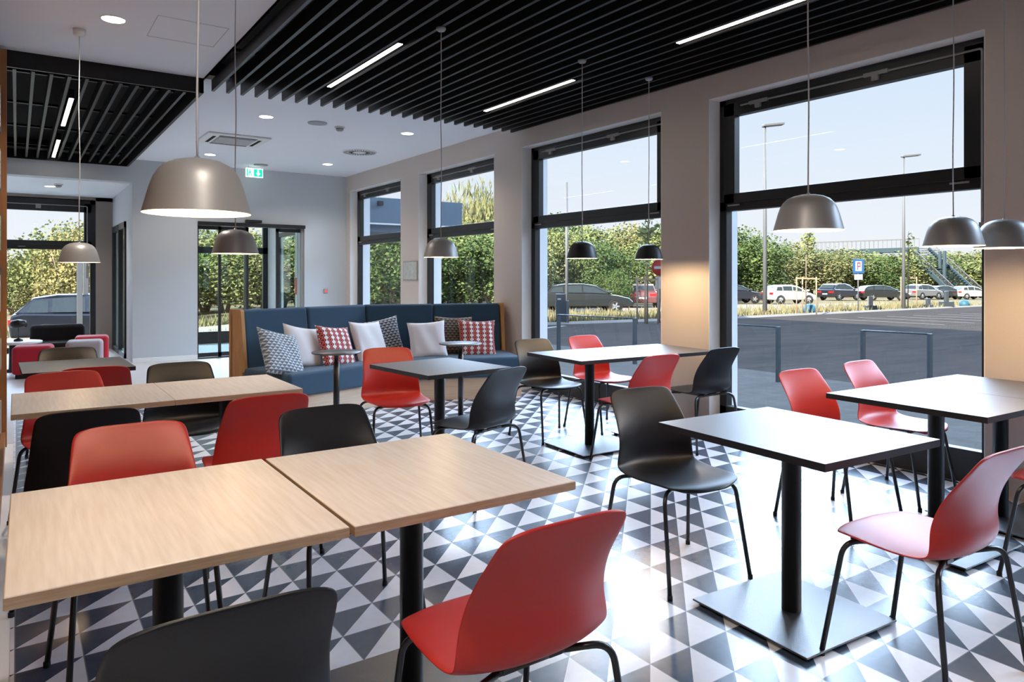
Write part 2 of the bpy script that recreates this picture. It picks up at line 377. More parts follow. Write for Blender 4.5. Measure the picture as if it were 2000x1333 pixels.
# white window reveals (painted plaster lining)
for k, (a, b) in enumerate(WINS):
    mb = MB(); t = 0.004
    mb.box((WX - 0.001, b - t, 0), (FX, b + 0.001, ZT), 'reveal_white').box((WX - 0.001, a - 0.001, 0), (FX, a + t, ZT), 'reveal_white').box((WX - 0.001, a, ZT - t), (FX, b, ZT + 0.001), 'reveal_white')
    struct(mb, 'trim_%d' % (k + 1))
def window(k, a, b, zb=0.22):
    """tilt window above a fixed pane, dark aluminium, in the opening a..b of the right wall"""
    mb = MB(); X0, X1 = FX, FX + 0.08
    f = 0.075
    mb.box((X0, a, 0.0), (X1, a + f, ZT), 'frame_black').box((X0, b - f, 0.0), (X1, b, ZT), 'frame_black')
    mb.box((X0, a, ZT - 0.06), (X1, b, ZT), 'frame_black').box((X0, a, 0.0), (X1, b, zb), 'frame_black')
    mb.box((X0, a, 1.945), (X1, b, 2.03), 'frame_black')
    o = struct(mb, 'window_%d' % k, bevel=0.004)
    sh = MB()
    y0, y1, z0, z1 = a + 0.06, b - 0.06, 2.01, ZT - 0.045
    xs0, xs1 = X0 - 0.018, X0 + 0.055; q = 0.115
    sh.box((xs0, y0, z0), (xs1, y0 + q, z1), 'frame_black').box((xs0, y1 - q, z0), (xs1, y1, z1), 'frame_black').box((xs0, y0, z0), (xs1, y1, z0 + 0.085), 'frame_black').box((xs0, y0, z1 - q), (xs1, y1, z1), 'frame_black')
    s = sh.build('sash', o, bevel=0.004)
    MB().box((X0 + 0.03, y0 + q - .01, z0 + 0.08), (X0 + 0.036, y1 - q + .01, z1 - q + .01), 'glass').build('pane', s)
    MB().box((X0 + 0.04, a + f - 0.01, zb - 0.01), (X0 + 0.046, b - f + 0.01, 1.95), 'glass').build('pane', o)
    # opener rod with two scissor arms along the head
    rd = MB(); xr = X0 - 0.028; zr = ZT - 0.085
    rd.tube([(xr, a + 0.10, zr), (xr, b - 0.25, zr)], 0.008, 'rail_grey', 8)
    for yy in (a + (b - a) * 0.35, b - 0.42):
        rd.box((xr - 0.012, yy - 0.10, zr - 0.014), (xr + 0.012, yy + 0.08, zr + 0.014), 'rail_grey').box((xr - 0.014, yy - 0.03, zr - 0.05), (xr + 0.012, yy + 0.02, zr), 'rail_grey')
    rd.tube(fillet([(xr, a + 0.10, zr), (xr, a + 0.06, zr), (xr, a + 0.06, 1.7)], 0.03), 0.008, 'rail_grey', 8)
    rd.box((xr - 0.012, a + 0.045, 1.55), (xr + 0.012, a + 0.075, 1.72), 'rail_grey')
    rd.build('opener_rod', o)
    ca = MB()
    for yy in (a + 0.20, b - 0.17): ca.box((X0 - 0.026, yy - 0.06, 1.985), (X0 - 0.015, yy + 0.06, 1.997), 'rail_grey')
    ca.build('catch', o)
    return o
for k, (a, b) in enumerate(WINS): window(k + 1, a, b)

# far wall with the sliding-door opening
D0, D1, DZ = 2.458, 4.248, 2.2745
mb = MB()
mb.box((1.50, YF, 0), (D0, YF + 0.2, HC + .2), 'wall_grey').box((D1, YF, 0), (WX + 0.17, YF + 0.2, HC + .2), 'wall_grey').box((D0, YF, DZ), (D1, YF + 0.2, HC + .2), 'wall_grey')
mb.box((-3, YF, 2.855), (1.50, YF + 0.2, HC + .2), 'wall_grey')
struct(mb, 'wall_far')
struct(MB().box((1.50, YF - 0.012, 0), (D0, YF, 0.07), 'reveal_white').box((D1, YF - 0.012, 0), (WX, YF, 0.07), 'reveal_white'), 'baseboard_far', bevel=0.003)
# alcove
mb = MB()
mb.box((1.50, YF + 0.19, 0), (1.60, 13.45, 2.86), 'wall_grey').box((1.50, 15.33, 0), (1.60, 15.7, 2.86), 'wall_grey').box((1.50, 13.45, 2.285), (1.60, 15.33, 2.86), 'wall_grey')
struct(mb, 'wall_alcove')
mb = MB().box((1.22, 15.5, 0), (1.62, 15.7, 2.86), 'wall_brown').box((-3.0, 15.5, 2.78), (1.62, 15.7, 2.86), 'wall_brown')
struct(mb, 'wall_back')
struct(MB().box((-3.0, YF + 0.19, 2.85), (1.62, 15.72, 3.0), 'ceiling_white'), 'ceiling')
# alcove window
mb = MB(); Y0, Y1 = 15.50, 15.58
mb.box((-3, Y0, 0), (1.22, Y1, 0.10), 'frame_black').box((-3, Y0, 2.70), (1.22, Y1, 2.80), 'frame_black').box((1.13, Y0, 0), (1.22, Y1, 2.8), 'frame_black').box((-3, Y0, 1.86), (1.22, Y1, 1.95), 'frame_black').box((-1.0, Y0, 0), (-0.9, Y1, 2.8), 'frame_black')
o = struct(mb, 'window_6', bevel=0.004)
sh = MB().box((-0.9, Y0 - 0.02, 1.93), (1.15, Y0 + 0.05, 2.02), 'frame_black').box((-0.9, Y0 - 0.02, 2.56), (1.15, Y0 + 0.05, 2.72), 'frame_black').box((1.03, Y0 - 0.02, 1.93), (1.15, Y0 + 0.05, 2.72), 'frame_black').box((-0.9, Y0 - 0.02, 1.93), (-0.8, Y0 + 0.05, 2.72), 'frame_black').build('sash', o)
MB().box((-0.82, Y0 + 0.03, 2.0), (1.05, Y0 + 0.036, 2.58), 'glass').build('pane', sh)
MB().box((-3, Y0 + 0.03, 0.09), (1.15, Y0 + 0.036, 1.88), 'glass').build('pane', o)
MB().tube(fillet([(-0.8, Y0 - 0.035, 2.67), (1.08, Y0 - 0.035, 2.67), (1.08, Y0 - 0.035, 1.55)], 0.03), 0.008, 'rail_grey', 8).box((1.06, Y0 - 0.05, 1.33), (1.10, Y0 - 0.02, 1.56), 'rail_grey').box((0.28, Y0 - 0.05, 2.6), (0.36, Y0 - 0.02, 2.68), 'rail_grey').build('opener_rod', o)
MB().box((0.02, Y0 - 0.03, 1.90), (0.13, Y0 - 0.02, 1.912), 'rail_grey').build('catch', o)
# side door of the alcove into the lobby
mb = MB().box((1.47, 13.45, 0), (1.53, 13.52, 2.285), 'frame_black').box((1.47, 15.25, 0), (1.53, 15.33, 2.285), 'frame_black').box((1.47, 13.45, 2.18), (1.53, 15.33, 2.285), 'frame_black').box((1.47, 14.30, 0), (1.53, 14.40, 2.285), 'frame_black').box((1.47, 13.45, 0), (1.53, 15.33, 0.08), 'frame_black')
o = struct(mb, 'door_2'); MB().box((1.50, 13.5, 0.05), (1.506, 15.3, 2.2), 'door_glass').build('pane', o)
# rest of the shell
struct(MB().box((XL - 0.15, YB, -0.1), (XL, 7.15, HC + .2), 'wall_plaster').box((-3.15, 7.0, -0.1), (-3.0, 15.7, HC + .2), 'wall_plaster').box((-3.1, 7.0, -0.1), (XL, 7.15, HC + .2), 'wall_plaster'), 'wall_left')
struct(MB().box((XL - 0.15, YB - 0.15, -0.1), (FX, YB, HC + .2), 'wall_plaster'), 'wall_rear')
# ceiling: white around two black recesses
R1 = (1.45, 7.12); B0, B1 = 7.12, 12.60
mb = MB(); zc = HC; zt_ = HC + 0.04
mb.box((-0.65, YB, zc), (1.45, 7.12, zt_), 'ceiling_white').box((1.45, 7.12, zc), (WX + .02, YF + .02, zt_), 'ceiling_white').box((-3.0, 12.60, zc), (1.45, YF + .02, zt_), 'ceiling_white')
struct(mb, 'ceiling')
struct(MB().box((-3.1, YB - .1, HC + 0.165), (WX + 0.2, YF + 0.2, HC + 0.18), 'void_black').box((1.43, YB, HC), (1.45, 7.14, HC + .165), 'void_black').box((1.45, 7.12, HC + .04), (WX, 7.14, HC + .165), 'void_black')
       .box((-3, 7.10, HC + .04), (1.45, 7.12, HC + .165), 'void_black').box((-3, 12.60, HC + .04), (1.45, 12.62, HC + .165), 'void_black').box((1.45, 7.12, HC + .04), (1.47, 12.6, HC + .165), 'void_black'), 'ceiling')
struct(MB().box((0.82, 5.58, HC - .0015), (1.30, 5.583, HC), 'line_grey').box((0.82, 6.10, HC - .0015), (1.30, 6.103, HC), 'line_grey').box((0.82, 5.58, HC - .0015), (0.823, 6.10, HC), 'line_grey').box((1.297, 5.58, HC - .0015), (1.30, 6.10, HC), 'line_grey'), 'trim_6')

# baffle ceilings
t = empty('baffle_ceiling', (1.5, 2, 3.1), 0, 'large black slatted ceiling raft running along the window wall', 'slatted ceiling')
for i in range(27):
    x = 1.51 + 0.1305 * i
    MB().box((x - 0.013 - 1.5, YB + .02 - 2, 0.0), (x + 0.013 - 1.5, 7.10 - 2, 0.105), 'baffle_black').build('baffle', t)
cb = MB()
for yy in (-1.5, 0.4, 2.3, 4.2, 6.1): cb.box((1.46 - 1.5, yy - 2 - 0.02, 0.105), (WX - 1.5 - .002, yy - 2 + 0.02, 0.13), 'baffle_black')
for yy in (0, 6.1):
    for xx in (2.0, 3.3, 4.6): cb.tube([(xx - 1.5, yy - 2, 0.13), (xx - 1.5, yy - 2, 0.275)], 0.004, 'rail_grey', 6)
cb.build('carrier_rail', t)
t = empty('baffle_ceiling', (0, 9, 3.1), 0, 'small black slatted ceiling raft over the far left seats, with bright slat edges', 'slatted ceiling')
for i in range(-12, 11):
    x = -0.016 + 0.1315 * i
    MB().box((x - 0.013, 7.28 - 9, 0.0), (x + 0.013, 12.55 - 9, 0.105), 'baffle_black').build('baffle', t)
fr = MB().box((-3, 7.13 - 9, -0.02), (1.43, 7.16 - 9, 0.115), 'baffle_black').box((1.405, 7.13 - 9, -0.02), (1.435, 12.6 - 9, 0.115), 'baffle_black').box((-3, 12.57 - 9, -0.02), (1.43, 12.60 - 9, 0.115), 'baffle_black')
for yy in (7.8, 9.2, 10.6, 12.0): fr.box((-3, yy - 9.02, 0.105), (1.40, yy - 8.98, 0.13), 'baffle_black')
for yy in (7.8, 12.0):
    for xx in (-2, 0, 1.2): fr.tube([(xx, yy - 9, 0.13), (xx, yy - 9, 0.275)], 0.004, 'rail_grey', 6)
fr.build('surround', t)

# ------------------------------------------------------------------ lamps and fittings on the ceiling
def led_strip(x, y0, y1, label):
    t = empty('linear_ceiling_light', (x, (y0 + y1) / 2, 3.11), 0, label, 'ceiling light', 'linear lights between the baffles')
    L = (y1 - y0) / 2
    MB().box((-0.022, -L, 0.0), (0.022, L, 0.09), 'baffle_black').build('housing', t)
    MB().box((-0.019, -L + .004, -0.004), (0.019, L - .004, 0.0), 'led').build('diffuser', t)
led_strip(2.3581, 4.87, 6.36, 'glowing white light strip in the big raft nearest the silver pendant side')
led_strip(4.0546, 4.90, 6.36, 'glowing light strip in the big raft above the far window tables')
led_strip(4.0546, 2.20, 3.69, 'glowing light strip in the big raft in front of the nearest large window')
led_strip(0.44, 8.2, 9.75, 'longer glowing light strip in the small far left raft')
led_strip(0.44, 10.8, 12.4, 'shorter looking light strip at the far end of the small left raft')

def downlight(x, y, z, label, e=45):
    t = empty('downlight', (x, y, z), 0, label, 'downlight', 'round recessed downlights')
    MB().lathe([(0.078, -0.004), (0.085, -0.003), (0.088, 0.0), (0.075, 0.0), (0.075, -0.004)], 'white_plastic', 32, caps=False).build('trim_ring', t)
    MB().lathe([(0.0, -0.003), (0.075, -0.003), (0.075, 0.0)], 'downlight_glow', 32).build('diffuser', t)
    l = lamp('downlight_beam', 'SPOT', (x, y, z - 0.02), e, (1.0, 0.90, 0.80), (0, 0, 0), spot_size=math.radians(140), spot_blend=0.6, shadow_soft_size=0.07)
    return t
downlight(0.57, 5.85, HC, 'large bright downlight near the ceiling hatch, top left', 90)
downlight(2.37, 8.42, HC, 'downlight just beyond the end of the black slats')
downlight(2.41, 11.52, HC, 'downlight left of the exit sign')
downlight(4.21, 11.42, HC, 'downlight nearest the far corner of the window wall')
downlight(4.15, 8.37, HC, 'downlight between the slat ends and the window wall')
downlight(0.45, 14.0, 2.85, 'small downlight in the lower alcove ceiling')
# added fill downlights outside the frame, lighting the front tables and chairs
for x, y, w_ in ((0.55, 0.95, 'just above the camera'), (0.5, -0.4, 'behind the camera')): downlight(x, y, HC, 'added unseen downlight on the white ceiling strip ' + w_, 75)

def disc(name, x, y, z, r, m, label, cat, h=0.012):
    return tag(MB().lathe([(0.0, 0), (r * .96, 0), (r, h * .5), (r, h)], m, 36, Matrix.Translation((x, y, z - h))).build(name), label, cat)
disc('ceiling_speaker', 2.97, 8.40, HC, 0.115, 'grey_plastic', 'round grey speaker grille between the two front downlights', 'speaker')
disc('ceiling_speaker', 3.32, 12.1, HC, 0.115, 'grey_plastic', 'round grey speaker grille just above the exit sign', 'speaker')
def smoke(x, y, z, label):
    t = empty('smoke_detector', (x, y, z), 0, label, 'smoke detector')
    MB().lathe([(0.0, -0.018), (0.062, -0.018), (0.062, 0)], 'white_plastic', 28).build('base', t)
    MB().lathe([(0.0, -0.055), (0.03, -0.053), (0.045, -0.040), (0.047, -0.018)], 'grey_plastic', 28).build('sensor_head', t)
smoke(3.28, 8.48, HC, 'small smoke detector beside the speaker grille on the main ceiling')
smoke(0.55, 13.6, 2.85, 'small smoke detector beside the downlight in the alcove')
# swirl diffuser
t = empty('air_diffuser', (4.18, 10.02, HC), 0, 'round white swirl air diffuser with fine slots near the first window', 'air diffuser')
MB().lathe([(0, -0.012), (0.25, -0.012), (0.255, 0)], 'white_plastic', 48).build('face_plate', t)
mb = MB()
for k in range(32):
    for j, (r0, r1) in enumerate(((0.10, 0.165), (0.175, 0.235))):
        M = rot_z(2 * PI * (k + 0.5 * j) / 32)
        mb.box((r0, -0.005, -0.0135), (r1, 0.006, -0.012), 'void_black', M)
mb.build('slots', t)
# ceiling cassette
t = empty('ceiling_cassette', (2.40, 10.07, HC), 0, 'square white air conditioning cassette with grille and dark air slots', 'air conditioner')
MB().box((-0.40, -0.40, -0.025), (0.40, 0.40, 0), 'white_plastic').build('panel', t, bevel=0.012)
mb = MB()
for k in range(4):
    M = rot_z(k * PI / 2); mb.box((-0.24, 0.27, -0.028), (0.24, 0.31, -0.024), 'void_black', M)
mb.build('air_slots', t)
mb = MB().box((-0.235, -0.235, -0.032), (0.235, 0.235, -0.025), 'grey_plastic')
for k in range(14): mb.box((-0.22, -0.22 + 0.033 * k, -0.036), (0.22, -0.212 + 0.033 * k, -0.032), 'white_plastic')
mb.build('grille', t)
# exit sign: green field with a white arrow, running figure on the left half
t = empty('exit_sign', (3.27, 12.3, 3.1), 0, 'lit green and white emergency exit sign hanging under the ceiling', 'exit sign')
MB().box((-0.14, -0.012, -0.075), (0.14, 0.012, 0.075), 'exit_white').box((-0.10, -0.006, 0.075), (-0.09, 0.006, 0.115), 'white_plastic').box((0.09, -0.006, 0.075), (0.10, 0.006, 0.115), 'white_plastic').build('housing', t, bevel=0.004)
mb = MB().box((-0.128, -0.0145, -0.062), (-0.108, -0.012, 0.062), 'exit_green')
mb.box((-0.085, -0.0145, 0.030), (-0.065, -0.012, 0.052), 'exit_green').box((-0.092, -0.0145, -0.012), (-0.060, -0.012, 0.026), 'exit_green').box((-0.098, -0.0145, -0.055), (-0.084, -0.012, -0.010), 'exit_green').box((-0.066, -0.0145, -0.055), (-0.052, -0.012, -0.012), 'exit_green').box((-0.055, -0.0145, 0.006), (-0.038, -0.012, 0.018), 'exit_green')
mb.build('running_figure', t)
MB().box((-0.012, -0.0145, -0.062), (0.128, -0.012, 0.062), 'exit_green').build('green_field', t)
MB().box((0.045, -0.0165, -0.01), (0.071, -0.0145, 0.05), 'exit_white').add([(0.02, -0.0165, -0.005), (0.096, -0.0165, -0.005), (0.058, -0.0165, -0.052)], [(0, 1, 2)], 'exit_white').build('arrow', t)
tag(MB().box((-0.137, -0.07, -0.022), (0.137, 0, 0.022), 'frame_black', Matrix.Translation((3.35, YF, 2.315))).build('door_sensor', bevel=0.006), 'slim black motion sensor above the sliding door', 'sensor')
t = empty('door_switch', (4.641, YF, 1.10), 0, 'small square door button with a red light on the grey far wall', 'button')
MB().box((-0.04, -0.018, -0.04), (0.04, 0, 0.04), 'grey_plastic').build('housing', t, bevel=0.005)
MB().box((-0.02, -0.021, -0.02), (0.02, -0.018, 0.02), 'red_glow').build('button', t)
# framed paper on the pillar between the two far windows
t = empty('picture_frame', (WX, 10.03, 1.455), 0, 'small framed notice on the pillar between the two far windows', 'picture')
MB().box((-0.016, -0.24, -0.15), (0, 0.24, 0.15), 'picture_frame').build('frame', t, bevel=0.003)
MB().box((-0.018, -0.225, -0.135), (-0.016, 0.225, 0.135), 'picture_paper').build('print', t)

# pendants
def shade_profile(R, h):
    # mushroom / bell: straight flare below, rounded shoulder, flat crown
    return [(R, 0), (R * .985, h * .06), (R * .93, h * .25), (R * .865, h * .47), (R * .80, h * .64), (R * .72, h * .77), (R * .60, h * .875), (R * .44, h * .945), (R * .25, h * .985), (R * .06, h), (R * .045, h + 0.006), (0.0, h + 0.006)]
def pendant(x, y, zr, dia, zc, m, label, e, cap=True):
    t = empty('pendant_lamp', (x, y, zr), 0, label, 'pendant lamp', 'bell shaped pendant lamps')
    R = dia / 2; h = dia * 0.545
    pr = shade_profile(R, h)
    sh = MB().lathe(pr, m, 56, caps=False).build('shade', t)
    inn = [(R, 0)] + [(max(r - 0.004, 0), z - 0.003 if z > 0.01 else z) for r, z in pr[1:-2]] + [(0, h - 0.004)]
    MB().lathe(inn, 'pendant_inner', 56, caps=False).build('shade_lining', t)
    MB().lathe([(0, h * .38), (0.028, h * .40), (0.04, h * .50), (0.034, h * .60), (0.016, h * .70), (0.014, h * .95), (0, h * .95)], 'bulb', 20).build('bulb', t)
    rnd = random.Random(label); L = zc - zr - h; pts = []
    ph = rnd.random() * 6
    for k in range(25):
        q = k / 24; am = 0.004 * math.sin(PI * q)
        pts.append((am * math.sin(ph + q * 11), am * math.cos(ph + q * 9), h + L * q))
    MB().tube(pts, 0.0032, 'cord_white', 8).build('cord', t)
    if zc < 3.2: MB().lathe([(0, L + h - 0.022), (0.026, L + h - 0.022), (0.033, L + h - 0.012), (0.034, L + h)], 'grey_plastic', 28).build('ceiling_rose', t)
    elif cap: MB().lathe([(0, L + h - 0.05), (0.03, L + h - 0.05), (0.04, L + h - 0.04), (0.043, L + h)], 'white_plastic', 28).build('ceiling_rose', t)
    l = lamp('pendant_glow', 'POINT', (x, y, zr + h * 0.22), e, (1.0, 0.72, 0.42), shadow_soft_size=0.03)
P = [
 (0.42, 2.17, 1.547, .285, HC, 'pendant_silver', 'large silver bell pendant hanging over the front oak table', 8),
 (1.08, 4.48, 1.505, .268, HC, 'pendant_silver', 'silver bell pendant in front of the sliding door', 3),
 (.385, 6.24, 1.473, .2755, HC, 'pendant_silver', 'silver bell pendant at far left by the alcove window, white ceiling rose', 3),
 (2.43, 4.38, 1.502, .243, 3.10, 'pendant_silver', 'silver bell pendant over the single black table by the sofa', 4.5),
 (3.72, 4.39, 1.513, .248, 3.10, 'pendant_black', 'black bell pendant, left one of the black pair', 5),
 (4.53, 4.45, 1.517, .243, 3.10, 'pendant_black', 'black bell pendant beside the pillar, right one of the black pair', 16),
 (2.75, 1.775, 1.563, .280, 3.10, 'pendant_silver', 'silver bell pendant over the near black square table', 7),
 (3.97, 1.74, 1.526, .280, 3.10, 'pendant_silver', 'silver bell pendant left of the black window post, second from right', 7),
 (4.29, 1.63, 1.519, .280, 3.10, 'pendant_silver', 'rightmost silver bell pendant in front of the lit right wall', 15)]
for p in P: pendant(*p)

# ------------------------------------------------------------------ sliding door and lobby
mb = MB().box((D0, YF - 0.06, DZ - 0.055), (D1, YF + 0.14, DZ + 0.004), 'frame_black').box((D0, YF + .02, 0), (D0 + 0.02, YF + .12, DZ - .05), 'frame_black').box((D1 - 0.05, YF + .02, 0), (D1, YF + .12, DZ - .05), 'rail_grey')
mb.box((D0, YF, 0), (D1, YF + .14, 0.015), 'frame_black')
door = struct(mb, 'door_1')
for (x0, x1, yy) in ((D0 + .02, 2.84, .05), (2.80, 3.30, .09)):
    lf = MB().box((x1 - 0.045, YF + yy, 0.02), (x1, YF + yy + .03, DZ - .06), 'frame_black').box((x0, YF + yy, 0.02), (x1, YF + yy + .03, 0.09), 'frame_black').box((x0, YF + yy, DZ - .12), (x1, YF + yy + .03, DZ - .06), 'frame_black').build('door_leaf', door)
    MB().box((x0, YF + yy + .012, .08), (x1 - .04, YF + yy + .018, DZ - .11), 'door_glass').build('pane', lf)
lf = MB().box((3.77, YF + .09, 0.02), (3.82, YF + .12, DZ - .06), 'frame_black').box((3.77, YF + .09, 0.02), (4.20, YF + .12, .09), 'frame_black').box((3.77, YF + .09, DZ - .12), (4.20, YF + .12, DZ - .06), 'frame_black').build('door_leaf', door)
MB().box((3.81, YF + .102, .08), (4.19, YF + .108, DZ - .11), 'door_glass').build('pane', lf)
# lobby
struct(MB().box((4.40, YF + .19, 0), (4.55, 13.50, 2.86), 'reveal_white').box((4.40, 14.9, 0), (4.55, 15.70, 2.86), 'reveal_white').box((4.40, 13.3, 2.25), (4.55, 14.9, 2.86), 'reveal_white'), 'wall_lobby')
struct(MB().box((1.60, YF + .19, 2.55), (4.55, 15.72, 2.86), 'ceiling_white'), 'ceiling')
mb = MB().box((1.6, 15.5, 0), (4.40, 15.58, 0.10), 'frame_black').box((1.6, 15.5, 2.45), (4.40, 15.58, 2.56), 'frame_black').box((1.6, 15.5, 1.84), (4.40, 15.58, 1.97), 'frame_black')
for x in (1.62, 3.92, 4.30): mb.box((x, 15.5, 0), (x + (.10 if x > 4 else .06), 15.58, 2.5), 'frame_black')
mb.box((1.6, 15.49, .10), (4.4, 15.6, .24), 'frame_black')
o = struct(mb, 'window_7'); MB().box((1.62, 15.53, .2), (4.38, 15.536, 2.5), 'door_glass').build('pane', o)
mb = MB().box((4.38, 13.50, 0), (4.48, 13.62, 2.25), 'reveal_white').box((4.42, 14.82, 0), (4.48, 14.90, 2.25), 'frame_black').box((4.42, 13.3, 2.17), (4.48, 14.9, 2.25), 'frame_black').box((4.42, 13.3, 0), (4.48, 14.9, .10), 'frame_black')
o = struct(mb, 'door_3'); MB().box((4.44, 13.38, .08), (4.446, 14.84, 2.2), 'door_glass').build('pane', o)
MB().box((4.374, 13.52, 1.02), (4.38, 13.60, 1.34), 'sticker_red').build('red_sticker', o)
mb = MB().box((2.3, 13.1, 0.0), (4.2, 15.0, 0.012), 'mat_grille')
for k in range(30): mb.box((2.32, 13.12 + k * .062, .012), (4.18, 13.145 + k * .062, .016), 'rail_grey')
tag(mb.build('entrance_mat'), 'grey ribbed entrance mat on the lobby floor behind the sliding door', 'mat')

# ------------------------------------------------------------------ chairs
def shell_mesh(matname):
    prof = [(-.052, .815), (-.049, .806), (-.042, .788), (-.024, .750), (.000, .700), (.018, .650), (.028, .600), (.030, .555), (.024, .515), (.028, .482), (.048, .456), (.085, .441), (.13, .436), (.19, .437), (.26, .442), (.33, .449), (.39, .453), (.435, .451), (.458, .444), (.470, .432)]
    half = [.140, .172, .190, .197, .203, .209, .215, .221, .227, .231, .233, .234, .234, .232, .229, .224, .214, .198, .172, .138]
    curve = [.0, .0, .001, .008, .022, .036, .046, .053, .056, .052, .036, .020, .014, .010, .007, .003, .0, .0, .0, .0]   # how far the edges wrap forward / up
    sag = [0, 0, 0, 0, 0, 0, 0, 0, .004, .010, .018, .022, .020, .016, .012, .008, .004, 0, 0, 0]
    NV = 12; vs = []; fs = []
    for i, ((y, z), hw, cv, sg) in enumerate(zip(prof, half, curve, sag)):
        for k in range(NV + 1):
            s = -1 + 2 * k / NV; q = abs(s) ** 2.4
            dz = sg * q
            if i < 2: dz -= (0.007 if i == 0 else 0.003) * abs(s) ** 6
            dy = cv * q
            if i >= len(prof) - 3: dy -= (0.018, .030, .045)[i - len(prof) + 3] * abs(s) ** 3.5
            vs.append((hw * s, y + dy, z + dz))
    for i in range(len(prof) - 1):
        for k in range(NV):
            a = i * (NV + 1) + k; fs.append((a, a + 1, a + NV + 2, a + NV + 1))
    mb = MB().add(vs, fs, matname, None, True)
    return mb
def make_chair(color):
    t = empty('shell_chair')
    o = shell_mesh('shell_' + color).build('seat_shell', t)
    sd = o.modifiers.new('solid', 'SOLIDIFY'); sd.thickness = 0.009; sd.offset = 0.0
    ss = o.modifiers.new('sub', 'SUBSURF'); ss.levels = 2; ss.render_levels = 2
    r = 0.0095
    for sx_ in (-1, 1):
        MB().tube(fillet([(sx_ * .10, .10, .424), (sx_ * .225, .055, .424), (sx_ * .268, 0, 0.006)], 0.055, 7), r, 'metal_black', 10).lathe([(0, 0), (.0115, 0), (.0115, .018), (.0095, .02)], 'rubber', 12, Matrix.Translation((sx_ * .268, 0, 0))).build('leg', t)
        MB().tube(fillet([(sx_ * .10, .33, .424), (sx_ * .205, .385, .426), (sx_ * .232, .455, 0.006)], 0.055, 7), r, 'metal_black', 10).lathe([(0, 0), (.0115, 0), (.0115, .018), (.0095, .02)], 'rubber', 12, Matrix.Translation((sx_ * .232, .455, 0))).build('leg', t)
    fr = MB().tube([(-.11, .10, .424), (.11, .10, .424)], r, 'metal_black', 10).tube([(-.11, .33, .424), (.11, .33, .424)], r, 'metal_black', 10)
    fr.box((-.09, .09, .419), (-.05, .34, .432), 'metal_black').box((.05, .09, .419), (.09, .34, .432), 'metal_black')
    fr.build('under_frame', t)
    return t
PROTO = {}
GRP = 'shell chairs around the cafe tables'
def chair(color, cx, yb, ang, label):
    """cx, yb: point on the floor midway between the two back feet; ang: facing direction in degrees"""
    if color not in PROTO:
        o = make_chair(color); PROTO[color] = o
    else: o = copy_tree(PROTO[color])
    o.location = (cx, yb, 0); o.rotation_euler = (0, 0, math.radians(ang - 90))
    tag(o, label, 'chair', GRP)
CH = [
 ('black', 0.30, 1.31, 90, 'black shell chair at bottom left, back to the camera, at the front oak table'),
 ('red', 1.04, 1.32, 90, 'large red shell chair nearest the camera, back turned, at the front oak table'),
 ('red', 0.355, 2.99, -90, 'red shell chair on the far side of the front oak table, left one'),
 ('black', 1.075, 2.93, -90, 'black shell chair on the far side of the front oak table, right one'),
 ('black', 0.25, 3.50, 88, 'black shell chair with its back turned at the left end of the second oak table'),
 ('red', 0.975, 3.45, 90, 'red shell chair with its back turned at the right end of the second oak table'),
 ('red', 0.23, 4.87, -80, 'red shell chair at the far left side of the second oak table, black legs visible'),
 ('black', 0.865, 4.98, -90, 'black shell chair beyond the second oak table, facing the camera'),
 ('red', 0.40, 5.12, 86, 'dark red shell chair pushed up to the far left black table'),
 ('black', 0.33, 6.55, -90, 'dark shell chair behind the far left black table, before the red and grey stools'),
 ('red', 2.365, 5.10, -100, 'red shell chair between the small round table and the single black table'),
 ('black', 2.44, 3.62, 108, 'black shell chair with its back turned at the single black table'),
 ('black', 3.76, 5.08, -92, 'black shell chair at the left end of the window table pair, beside the sofa'),
 ('red', 4.37, 5.10, -88, 'dark red shell chair against the window behind the window table pair'),
 ('red', 3.76, 3.61, 90, 'red shell chair with its back turned, near side of the window table pair'),
 ('black', 4.54, 3.69, 90, 'black shell chair beside the pillar at the window table pair'),
 ('black', 2.555, 2.53, -97, 'large black shell chair facing right, pulled up to the near black square table'),
 ('red', 2.61, 1.03, 88, 'big red shell chair at right, in front of the near black square table'),
 ('red', 3.84, 2.50, -93, 'red shell chair by the large window, left of the pair'),
 ('red', 4.555, 2.53, -90, 'red shell chair by the large window, right of the pair, seat showing under the table'),
 ('red', 3.93, 0.97, 90, 'red shell chair cut off by the right edge of the picture'),
]
for c in CH: chair(*c)

# ------------------------------------------------------------------ cafe tables
def table(x, y, ang, lx, ly, kind, label, group=None):
    """x,y centre, top lx by ly"""
    t = empty('cafe_table', (x, y, 0), math.radians(ang), label, 'table', group)
    a, b = lx / 2, ly / 2
    top, edge = ('oak_laminate', 'edge_brown') if kind == 'oak' else ('laminate_black', 'edge_black')
    if kind == 'oak': o = MB().box((-a, -b, 0.717), (a, b, 0.745), top).build('tabletop', t, bevel=0.0025)
    else: o = MB().box((-a, -b, 0.717), (a, b, 0.7438), edge).box((-a, -b, 0.7438), (a, b, 0.745), top).build('tabletop', t)
    if kind == 'oak':
        tp = MB()
        for (p, q) in (((-a - .0006, -b, .7195), (-a, b, .7425)), ((a, -b, .7195), (a + .0006, b, .7425)), ((-a, -b - .0006, .7195), (a, -b, .7425)), ((-a, b, .7195), (a, b + .0006, .7425))): tp.box(p, q, edge)
        tp.build('edge_band', o)
    MB().lathe([(.038, .020), (.038, .700), (.040, .700)], 'metal_black', 36).build('column', t)
    MB().box((-.14, -.14, .700), (.14, .14, .717), 'metal_black').build('top_bracket', t, bevel=.004)
    g = MB().box((-.275, -.275, .013), (.275, .275, .021), 'plate_black')
    for sx_ in (-1, 1):
        for sy_ in (-1, 1): g.lathe([(0, 0), (.016, 0), (.016, .013)], 'rubber', 14, Matrix.Translation((sx_ * .245, sy_ * .245, 0)))
    g.build('base_plate', t, bevel=.002)
G1 = 'pair of oak tables in front'
